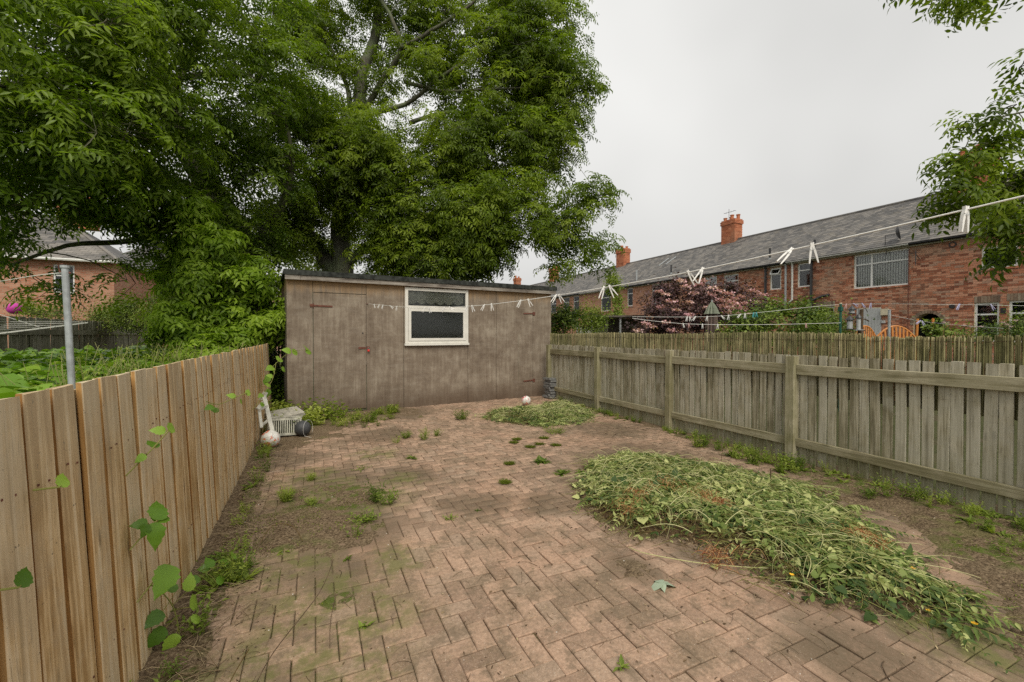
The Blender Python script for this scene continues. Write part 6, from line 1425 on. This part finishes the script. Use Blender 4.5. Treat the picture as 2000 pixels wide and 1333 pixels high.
bramble('bramble spray with bright leaves at the far end of the left fence', (X0, 7.4, 1.0), [(X0, 7.2, .75), (X0+.15, 7.4, 1.02), (X0+.38, 7.6, 1.22), (X0+.6, 7.75, 1.24)],
        [(X0+.15, 7.4, 1.0, .15, 0, .3, 1.2, .7), (X0+.22, 7.45, 1.08, .16, -.2, .4, -1.0, .75), (X0+.38, 7.6, 1.22, .15, .2, 0, .8, .8), (X0+.4, 7.6, 1.2, .16, -.4, .2, -1.6, .75), (X0+.6, 7.75, 1.24, .14, .1, .2, -.7, .9), (X0+.58, 7.75, 1.22, .15, -.2, .2, -2.3, .7), (X0+.1, 7.3, .88, .14, -.4, .2, 2.0, .6), (X0+.25, 7.5, .98, .12, -.8, .1, -2.5, .6), (X0+.05, 7.2, .76, .15, -.5, .3, -1.4, .55), (X0+.1, 7.2, .7, .14, -.7, 0, 2.6, .5)])
bramble('loose bramble cane hanging over the left fence above the white frame', (X0, 6.5, .8), [(X0, 6.2, .55), (X0+.1, 6.4, .7), (X0+.2, 6.6, .9), (X0+.22, 6.9, 1.1)],
        [(X0+.1, 6.4, .72, .09, -.3, .2, 1.4, .7), (X0+.15, 6.5, .8, .1, -.1, .3, -1.0, .75), (X0+.2, 6.62, .92, .09, 0, .2, .6, .8), (X0+.08, 6.3, .6, .09, -.6, .2, -2, .6), (X0+.2, 6.7, .98, .08, -.2, .3, -1.6, .8)])

# ------------------------------------------------------------ things lying by the shed
def ball(name, x, y, r, mat, label):
    m = MB(); n = 12; m.lathe([(max(r*math.sin(math.pi*i/n), .0005), -r*math.cos(math.pi*i/n)) for i in range(n+1)], 24)
    o = m.build(name, M[mat], None, True); o.location = (x, y, r+.01); o.rotation_euler = (.6, .9, .3); tag(o, label, 'football'); return o
ball('football', -.52, 6.42, .115, 'ball_orange', 'muddy white and orange football by the left fence')
b2 = ball('football', -.15, 6.98, .112, 'rubber', 'plain black rubber ball beside the white crate')
ball('football', 4.03, 8.02, .098, 'ball_pink', 'white and red football on the far weed heap by the shed').location.z = .11
m = MB(); m.tube([(-.08+.125*math.cos(a)*.5, 6.93+.125*math.cos(a)*.6, .12+.13*math.sin(a)) for a in [i*.35-.6 for i in range(14)]]+[(-.02, 6.8, .01), (.1, 6.85, .008)], .0018, 4); tag(m.build('wire_hoop', M['cord']), 'thin pale wire hoop curling round the black ball', 'wire')
# white plastic crate with ribs, lying tilted
cr = empty('plastic_crate', (-.42, 7.12, .0), R_(14), 'dirty white ribbed plastic crate half buried in weeds', 'crate')
m = MB(); Wc, Dc, Hc = .22, .16, .26
for a, b in (((-Wc, -Dc, .0), (Wc, -Dc+.012, .035)), ((-Wc, -Dc, Hc-.04), (Wc, -Dc+.014, Hc)), ((-Wc, Dc-.012, 0), (Wc, Dc, Hc)), ((-Wc, -Dc+.014, 0), (-Wc+.012, Dc-.012, Hc)), ((Wc-.012, -Dc+.014, 0), (Wc, Dc-.012, Hc)), ((-Wc+.012, -Dc+.014, .002), (Wc-.012, Dc-.012, .014))): m.box(a, b)
m.build('shell', M['crate'], cr)
for i in range(15):
    m = MB(); x = -Wc+.02+i*(2*Wc-.04)/14; m.box((x-.007, -Dc+.002, .035), (x+.007, -Dc+.010, Hc-.04)); m.build('slat', M['crate'], cr)
m = MB(); m.box((-Wc-.012, -Dc-.008, Hc), (Wc+.012, Dc+.008, Hc+.012)); m.build('rim', M['crate'], cr); cr.rotation_euler = (R_(-14), R_(4), R_(14))
sl_ = MB(); sl_.box((-.24, -.2, 0), (.24, .2, .05)); o = sl_.build('stone_slab', M['stone']); o.location = (-.42, 7.75, .20); o.rotation_euler = (R_(8), R_(-6), R_(20)); tag(o, 'pale mossy stone slab lying behind the white crate', 'slab')
sl_ = MB(); sl_.box((-.2, -.17, 0), (.2, .17, .19)); o = sl_.build('stone_block', M['stone']); o.location = (-.42, 7.75, .0); o.rotation_euler = (0, 0, R_(20)); tag(o, 'rough stone block under the pale slab', 'block')
# broken white chair frame leaning on the fence
fr = empty('broken_chair', (-.6, 6.55, 0), 0, 'broken white wooden chair frame leaning on the left fence', 'chair')
def plank(name, p, q, w, t_, mat='white_old'):
    m = MB(); m.bar(p, q, w, t_); return m.build(name, M[mat], fr)
plank('leg', (.10, -.08, .20), (-.02, .18, .66), .05, .03); plank('leg', (-.02, -.12, .28), (-.06, .02, .52), .035, .02); plank('stretcher', (-.03, -.08, .30), (.07, .03, .37), .03, .022)
plank('back_rail', (-.07, .02, .51), (.0, .20, .60), .05, .022); plank('back_rail', (-.05, .18, .60), (.0, .22, .70), .07, .03); plank('arm', (-.06, -.02, .50), (.03, .10, .53), .02, .03)
# grey tiles stacked at the right end of the shed
for k in range(9):
    m = MB(); m.box((-.12, -.15, 0), (.12, .15, .032)); o = m.build('roof_tile', M['tile_grey']); o.location = (5.02+rnd.uniform(-.02, .02), 8.75+rnd.uniform(-.03, .03)+.0, .02+k*.052); o.rotation_euler = (rnd.gauss(0, .04), rnd.gauss(0, .03), rnd.gauss(.1, .12)); o.scale = (.7, 1, 1.35)
    tag(o, ['bottom', 'second from bottom', 'third from bottom', 'fourth from bottom', 'middle', 'fourth from top', 'third from top', 'second from top', 'topmost'][k]+' grey tile of the stack between shed and right fence', 'tile', 'grey tiles stacked by the shed')

# ------------------------------------------------------------ washing line with pegs
LP = [(.965, 8.80, 2.09), (.982, 8.617, 2.075), (1.287, 6.376, 1.891), (1.44, 5.251, 1.830), (1.577, 4.247, 1.800), (1.665, 3.604, 1.797), (1.747, 2.999, 1.805), (1.831, 2.385, 1.822), (1.915, 1.763, 1.848), (1.993, 1.193, 1.889), (2.06, .703, 1.932), (2.12, .25, 1.975), (2.2, -.4, 2.04)]
LC = poly(LP, .12)
m = MB(); m.tube(LC, .0030, 6); ln = m.build('washing_line', M['cord']); tag(ln, 'white washing line running from the shed toward the camera and out at the right', 'washing line')
m = MB(); q = Vector(LP[0]); m.tube([(q.x-.02, q.y+.0, q.z), (q.x+.01, q.y-.03, q.z)], .008, 6); m.build('hook', M['rust'], ln)
def on_line(px, C=LC):
    best = None
    for a, b in zip(C[:-1], C[1:]):
        def sx(p):
            v = np.array([p.x, p.y, p.z-EYE]); return 1000+840*(v@CR)/(v@CF)
        if (np.array([b.x, b.y, 0])@CF) < .3: continue
        xa, xb = sx(a), sx(b)
        if (xa-px)*(xb-px) <= 0 and abs(xb-xa) > 1e-6: return a+(b-a)*((px-xa)/(xb-xa)), (b-a).normalized()
    return None, None
def peg_mesh(mat, op):
    """two sprung prongs pinched at the top"""
    out = []
    for s in (-1, 1):
        m = MB(); pts = [(s*.0035, .010), (s*.0022, .0), (s*.0045, -.012), (s*.0060+s*op*.3, -.035), (s*.0045+s*op, -.066)]
        vs = []; w = .0048
        for (x, z), t in zip(pts, (.0022, .0030, .0036, .0032, .0020)):
            vs += [(x-t, -w, z), (x+t, -w, z), (x+t, w, z), (x-t, w, z)]
        fs = [(0, 1, 2, 3), (19, 18, 17, 16)]
        for i in range(4):
            for k in range(4): k2 = (k+1) % 4; fs.append((i*4+k2, i*4+k, (i+1)*4+k, (i+1)*4+k2))
        m.add(vs, fs); out.append(m.mesh('prong', mat))
    m = MB(); m.tube([(-.008, -.0055, -.012), (-.004, -.007, -.016), (.004, -.007, -.016), (.008, -.0055, -.012), (.006, .0055, -.010), (-.006, .0055, -.010), (-.008, -.0055, -.012)], .0008, 3, False); out.append(m.mesh('spring', M['galv'])); return out
PM = {(c, k): peg_mesh(M[c], (.004, .009)[k]) for c in ('peg', 'lilac', 'teal', 'pink_peg') for k in (0, 1)} if M.setdefault('pink_peg', plain('pink_peg', (.62, .36, .34), .4, .4)) else {}
def peg(p, tilt, label, c='peg', k=0, group='pegs on the white washing line', swing=0., s=1.):
    t = empty('clothes_peg', p, 0, label, 'clothes peg', group); t.rotation_euler = (Matrix.Rotation(-YAW, 3, 'Z') @ Matrix.Rotation(tilt, 3, 'Y') @ Matrix.Rotation(swing, 3, 'Z')).to_euler(); t.scale = (s*1.2, s*1.2, s*1.2)
    for n_, me in zip(('prong', 'prong', 'spring'), PM[(c, k)]): link(bpy.data.objects.new(n_, me), t)
    return t
ORD = ['first', 'second', 'third', 'fourth', 'fifth', 'sixth', 'seventh', 'eighth', 'ninth', 'tenth', 'eleventh', 'twelfth', 'thirteenth', 'fourteenth', 'fifteenth', 'sixteenth', 'seventeenth', 'eighteenth', 'nineteenth', 'twentieth', 'twenty-first', 'twenty-second', 'twenty-third', 'twenty-fourth', 'twenty-fifth']
PX = [(731, -.2), (741, .5), (748, .3), (762, -.9), (775, .15), (801, -.15), (829, .45), (838, -.3), (868, .5), (878, -1.0), (912, .25), (922, -.3), (946, .5), (960, -.15), (1017, .45), (1032, -.45), (1086, .55), (1092, -.5), (1179, .30), (1191, -.55), (1345, -.55), (1372, .45), (1545, .75), (1587, -.10), (1886, .08)]
for i, (px, tl) in enumerate(PX):
    p, d = on_line(px)
    if p is None: continue
    near = ' in front of the leaves' if i == len(PX)-1 else ' counted from the shed'
    peg(p, tl, ('white peg, '+ORD[i]+' on the near washing line'+near), 'peg', i % 2, swing=rnd.uniform(-.5, .5), s=1.0 if i > 17 else .82)
# second garden's washing lines
def garden_line(pts, label, pegs, grp, mat='cord', r=.0035, s=1.):
    C = poly([at(*p) for p in pts], .3); m = MB(); m.tube(C, r, 4); tag(m.build('washing_line', M[mat]), label, 'washing line')
    for i, (px, tl, c) in enumerate(pegs):
        p, d = on_line(px, C)
        if p is not None: peg(p, tl, {'peg': 'white', 'lilac': 'pale lilac', 'teal': 'teal and green', 'pink_peg': 'pinkish'}[c]+' peg, '+ORD[i]+' from the left on '+grp, c, i % 2, 'pegs on '+grp, s=s)
garden_line([(1235, 619, 9), (1380, 619, 8.8), (1480, 611, 8.6), (1642, 595, 8.3), (1800, 594.5, 7.2), (2030, 598, 6.4)], 'thin line strung across the neighbouring garden to the green post and beyond', [(1342, .2, 'peg'), (1347, -.2, 'peg'), (1358, .6, 'peg'), (1381, .1, 'peg'), (1409, -.8, 'peg'), (1423, .1, 'peg'), (1446, .7, 'peg'), (1455, .0, 'peg'), (1472, .1, 'teal'), (1477, -.1, 'teal'), (1653, .2, 'pink_peg'), (1668, -1.1, 'lilac'), (1684, -.6, 'lilac'), (1701, .1, 'lilac'), (1874, .4, 'lilac'), (1936, -.6, 'lilac')], 'the upper far line', s=1.15)
garden_line([(1235, 622, 8), (1330, 632.5, 7.8), (1480, 634.5, 7.6), (1642, 631, 7.4)], 'lower thin line across the neighbouring garden in front of the parasol', [(1334, -.3, 'peg'), (1345, -.2, 'pink_peg'), (1372, .0, 'peg'), (1402, .05, 'peg'), (1574, -.1, 'pink_peg')], 'the lower far line', s=.95)
garden_line([(1737, 615, 9), (1800, 628, 8), (1880, 636, 7.2), (1960, 642, 6.6)], 'orange-tinted line sloping down from the grey metal post', [(1797, .9, 'lilac'), (1801, -.5, 'lilac')], 'the sloping far line', s=1.1)
garden_line([(-40, 557, 5.5), (60, 540, 4.2), (125, 533, 3.05)], 'thin line running left from the galvanised pole', [], 'left line')

# ------------------------------------------------------------ left garden: line pole, rotary airer, lantern
pA, pB = at(127, 524, 3.0), at(143, 800, 3.0); d = (pB-pA).normalized(); pC = pA+d*2.05
m = MB(); m.tube([pA-pA, pC-pA], .0195, 14); t = empty('line_pole', pA, 0, 'leaning galvanised washing line pole behind the new left fence', 'pole'); m.build('tube', M['galv'], t)
m = MB(); m.tube([(0, 0, -.0), (0, 0, .018)], .026, 12); m.build('cap', M['galv'], t); m = MB(); m.tube([(-.03, 0, -.03), (.0, 0, -.02), (.03, 0, -.035)], .006, 6); m.tube([(-.028, 0, -.03), (-.035, 0, .02), (-.01, .0, .03)], .004, 5); m.build('hook', M['rust'], t)
ac = at(-55, 640, 9.0); t = empty('rotary_airer', (ac.x, ac.y, 0), 0, 'white rotary clothes airer open beyond the far left fence', 'airer')
m = MB(); m.tube([(0, 0, 0), (0, 0, 2.1)], .022, 8); m.build('pole', M['peg'], t)
for k in range(4):
    a = k*math.pi/2+.5; m = MB(); m.bar((.03*math.cos(a), .03*math.sin(a), 1.45), (1.75*math.cos(a), 1.75*math.sin(a), 1.78), .022, .03); m.build('arm', M['peg'], t)
    m = MB(); m.bar((0, 0, 2.1), (1.0*math.cos(a), 1.0*math.sin(a), 1.64), .012, .012); m.build('stay', M['peg'], t)
m = MB()
for q in range(6):
    r = .5+q*.24
    for k in range(4):
        a, b = k*math.pi/2+.5, (k+1)*math.pi/2+.5; z = 1.47+.19*r; m.bar((r*math.cos(a), r*math.sin(a), z), (r*math.cos(b), r*math.sin(b), z), .006, .006)
m.build('lines', M['cord'], t)
t = empty('paper_lantern', at(28, 603, 12), 0, 'round magenta paper lantern above the far left fence', 'lantern')
m = MB(); n = 24; pr = []
for i in range(n+1):
    a = math.pi*i/n; pr.append((max(.16*math.sin(a)*(1+.03*(i % 2)), .01), .155*math.cos(a)))
m.lathe(pr, 20); m.build('shade', M['magenta'], t, True); m = MB(); m.tube([(0, 0, .15), (0, 0, .34)], .006, 4); m.build('hanger', M['twig'], t)

# ------------------------------------------------------------ right gardens
def post(name, label, px, py, d, h, r, mat, cat='post'):
    p = at(px, py, d); m = MB(); m.tube([(0, 0, 0), (0, 0, p.z)], r, 8); t = empty(name, (p.x, p.y, 0), 0, label, cat); m.build('shaft', M[mat], t); m = MB(); m.tube([(0, 0, p.z), (0, 0, p.z+.02)], r*1.15, 8); m.build('cap', M['cream' if mat == 'green_paint' else mat], t); return t
t = post('line_post', 'dark green washing line post with a pale knob beyond the reeds', 1642, 594, 8.3, 0, .022, 'green_paint')
m = MB(); pz = at(1642, 603, 8.3).z; m.box((-.035, -.03, pz-.05), (.035, .03, pz+.03)); m.build('cleat', M['green_paint'], t)
post('metal_post', 'plain grey metal post between the two orange chairs', 1737, 607, 9, 0, .026, 'galv')
t = empty('parasol', (at(1390, 640, 11).x, at(1390, 640, 11).y, 0), 0, 'closed garden parasol with faded canvas behind the reed screen', 'parasol')
tz = at(1390, 590, 11).z; m = MB(); n = 10; vs = []; fs = []
for j, (r, z) in enumerate([(.02, tz), (.09, tz-.12), (.15, tz-.28), (.165, tz-.31)]):
    for k in range(24): a = 2*math.pi*k/24; q = r*(1+.18*(-1)**k*(j > 0)); vs.append((q*math.cos(a), q*math.sin(a), z))
for j in range(3):
    for k in range(24): fs.append((j*24+k, j*24+(k+1) % 24, (j+1)*24+(k+1) % 24, (j+1)*24+k))
m.add(vs, fs); m.build('top_flap', M['parasol_top'], t)
m = MB(); vs = []; fs = []
for j, (r, z) in enumerate([(.09, tz-.2), (.12, tz-.5), (.13, tz-.9), (.15, tz-1.3), (.12, tz-1.5)]):
    for k in range(24): a = 2*math.pi*k/24; q = r*(1+.22*(-1)**k); vs.append((q*math.cos(a), q*math.sin(a), z))
for j in range(4):
    for k in range(24): fs.append((j*24+k, j*24+(k+1) % 24, (j+1)*24+(k+1) % 24, (j+1)*24+k))
m.add(vs, fs); m.build('canopy', M['parasol'], t); m = MB(); m.tube([(0, 0, 0), (0, 0, tz+.05)], .02, 8); m.build('pole', M['galv'], t)
# lean-to roofs by the far wall
def leanto(label, pxa, pxb, pya, pyb, d, hp_):
    a, b = at(pxa, pya, d), at(pxb, pyb, d*.97); t = empty('lean_to', (a.x, a.y, 0), 0, label, 'lean-to'); v = b-a; v.z = 0; L = v.length; an = math.atan2(v.y, v.x); t.rotation_euler = (0, 0, an)
    m = MB(); m.box((0, -.1, a.z-.06), (L, 1.6, a.z)); m.build('roof', M['shed_grey'], t)
    m = MB(); m.box((.2, 1.4, 0), (L, 1.45, a.z-.07)); m.build('back_wall', M['shed_grey'], t)
    for x in hp_: m = MB(); m.tube([(x*L, 0, 0), (x*L, 0, a.z-.06)], .035, 8); m.build('post', M['galv'], t)
leanto('open lean-to roof on a grey pole beside the purple elder', 1170, 1262, 617, 617, 15, (.46,)); leanto('small dark flat roof left of the open lean-to', 1124, 1160, 616, 614, 17, (.1, .9))
m = MB(); m.box((-.6, 0, 0), (.6, .05, 1.75)); o = m.build('screen_board', M['white_old']); o.location = (at(1160, 640, 15.5).x, at(1160, 640, 15.5).y, 0); tag(o, 'pale weathered panel standing beneath the lean-to roofs', 'panel')
def garden_chair(px, py, d, rz, label):
    p = at(px, py, d); t = empty('garden_chair', (p.x, p.y, 0), rz, label, 'chair', 'orange wooden garden chairs'); h = p.z; n = 9; W2 = .30
    top = lambda u: h-.16*u*u*1.0
    for i in range(n):
        u = -1+2*i/(n-1); m = MB(); m.bar((u*W2*.75, .16, .45), (u*W2, .24, top(u)), .034, .016, (0, 1, 0)); m.build('slat', M['orange_wood'], t)
    m = MB(); m.tube([(-W2-.09, .25, top(-1)-.09)]+[(u*W2, .25, top(u)+.012) for u in [-1+2*i/12 for i in range(13)]]+[(W2+.09, .25, top(1)-.09)], .022, 6); m.build('top_rail', M['orange_wood'], t)
    m = MB(); m.box((-W2, -.25, .42), (W2, .2, .45)); m.build('seat', M['orange_wood'], t)
    for x in (-W2+.02, W2-.05):
        for y in (-.23, .16): m = MB(); m.box((x, y, 0), (x+.035, y+.035, .42)); m.build('leg', M['orange_wood'], t)
        m = MB(); m.box((x-.01, -.25, .66), (x+.05, .22, .69)); m.box((x, -.23, .45), (x+.03, -.2, .66)); m.build('arm', M['orange_wood'], t)
garden_chair(1713, 638, 10.2, -YAW+.35, 'orange slatted garden chair nearer the grey door'); garden_chair(1764, 638, 9.8, -YAW-.2, 'orange slatted garden chair nearer the arched passage')
p = at(1818, 622, 10.5); m = MB(); m.bar((p.x, p.y, .3), (p.x+.12, p.y, p.z), .06, .03); m.bar((p.x, p.y+.3, .3), (p.x+.12, p.y+.3, p.z), .06, .03); tag(m.build('folded_frame', M['orange_wood']), 'orange wooden frame leaning in the arched passage', 'frame')
# branch post with bird feeders
p = at(1683, 605, 8.2); t = empty('branch_post', (p.x, p.y, 0), 0, 'bare tree branch set up as a bird feeding post', 'post')
m = MB(); m.tube([(-.06, 0, 0), (-.05, 0, p.z-.5), (-.02, 0, p.z-.2), (0, 0, p.z)], [.05, .045, .04, .03], 8, wob=.1); m.build('trunk', M['twig'], t)
m = MB(); m.tube([(-.03, 0, p.z-.2), (.1, 0, p.z-.18), (.25, 0, p.z-.22)], .012, 5); m.tube([(-.05, 0, p.z-.25), (-.2, 0, p.z-.23)], .012, 5); m.tube([(-.05, 0, p.z-.4), (.12, 0, p.z-.4)], .01, 5); m.tube([(0, 0, p.z), (.13, 0, p.z+.03), (.2, 0, p.z-.05)], .006, 4); m.build('side_branch', M['twig'], t)
def feeder(label, px, py, d, r, h, tray=False):
    p = at(px, py, d); t = empty('bird_feeder', p, 0, label, 'bird feeder'); m = MB(); m.lathe([(.005, .05), (r*1.35, -.03), (r*1.3, -.04), (r, -.04)], 12); m.build('roof', M['gutter_dark'], t)
    m = MB(); m.lathe([(r*.85, -.04), (r*.85, -.04-h), (0, -.04-h)], 12); m.build('tube', M['grey_paint'], t)
    m = MB(); q = r*(2.0 if tray else 1.2); m.lathe([(0, -.045-h), (q, -.045-h), (q, -.03-h), (0, -.035-h)], 14); m.build('tray', M['galv' if tray else 'gutter_dark'], t)
    m = MB(); m.tube([(0, 0, .05), (0, 0, .16)], .004, 4); m.build('hanger', M['gutter_dark'], t)
feeder('white tube bird feeder with dark pointed roof left of the branch', 1660, 622, 8.2, .055, .17); feeder('mesh bird feeder with a broad tray against the branch', 1677, 618, 8.1, .04, .22, True); feeder('small dark square bird feeder hanging highest', 1664, 602, 8.3, .05, .07)
# pale flowers by the windows
for i, (px, py) in enumerate([(1845, 632), (1884, 638), (1897, 640), (1906, 641), (1918, 640), (1960, 632), (1975, 640), (1985, 628), (1968, 636)]):
    p = at(px, py, 7.6); m = MB(); n = 9
    for k in range(n):
        a = k*2.4; r = .012+.022*(k/n); m.add([(0, 0, 0), (r*math.cos(a)-.01*math.sin(a), r*math.sin(a)+.01*math.cos(a), .018), (1.4*r*math.cos(a), 1.4*r*math.sin(a), .012+.01*(k % 2)), (r*math.cos(a)+.01*math.sin(a), r*math.sin(a)-.01*math.cos(a), .018)], [(0, 3, 2, 1)])
    t = empty('rose', p, 0, ['pale rose right of the arched passage', 'pale rose left of the kitchen window', 'second pale rose left of the kitchen window', 'pale rose at the kitchen window corner', 'pale rose in front of the kitchen window', 'pale rose lowest between the two windows', 'pale rose at the far right window foot', 'highest pale rose at the far right window', 'pale rose midway between the windows'][i], 'flower')
    o = m.build('petals', M['petal'], t); o.scale = (1.5, 1.5, 1.5); m = MB(); m.tube([(0, 0, 0), (.01, 0, -.3), (0, 0, -p.z)], .004, 4); m.build('stem', M['hedge_leaf'], t)
for o in SC.objects:
    if o.type == 'MESH' and o.data.users == 1 and len(o.data.polygons) == 0: print('EMPTY', o.name)
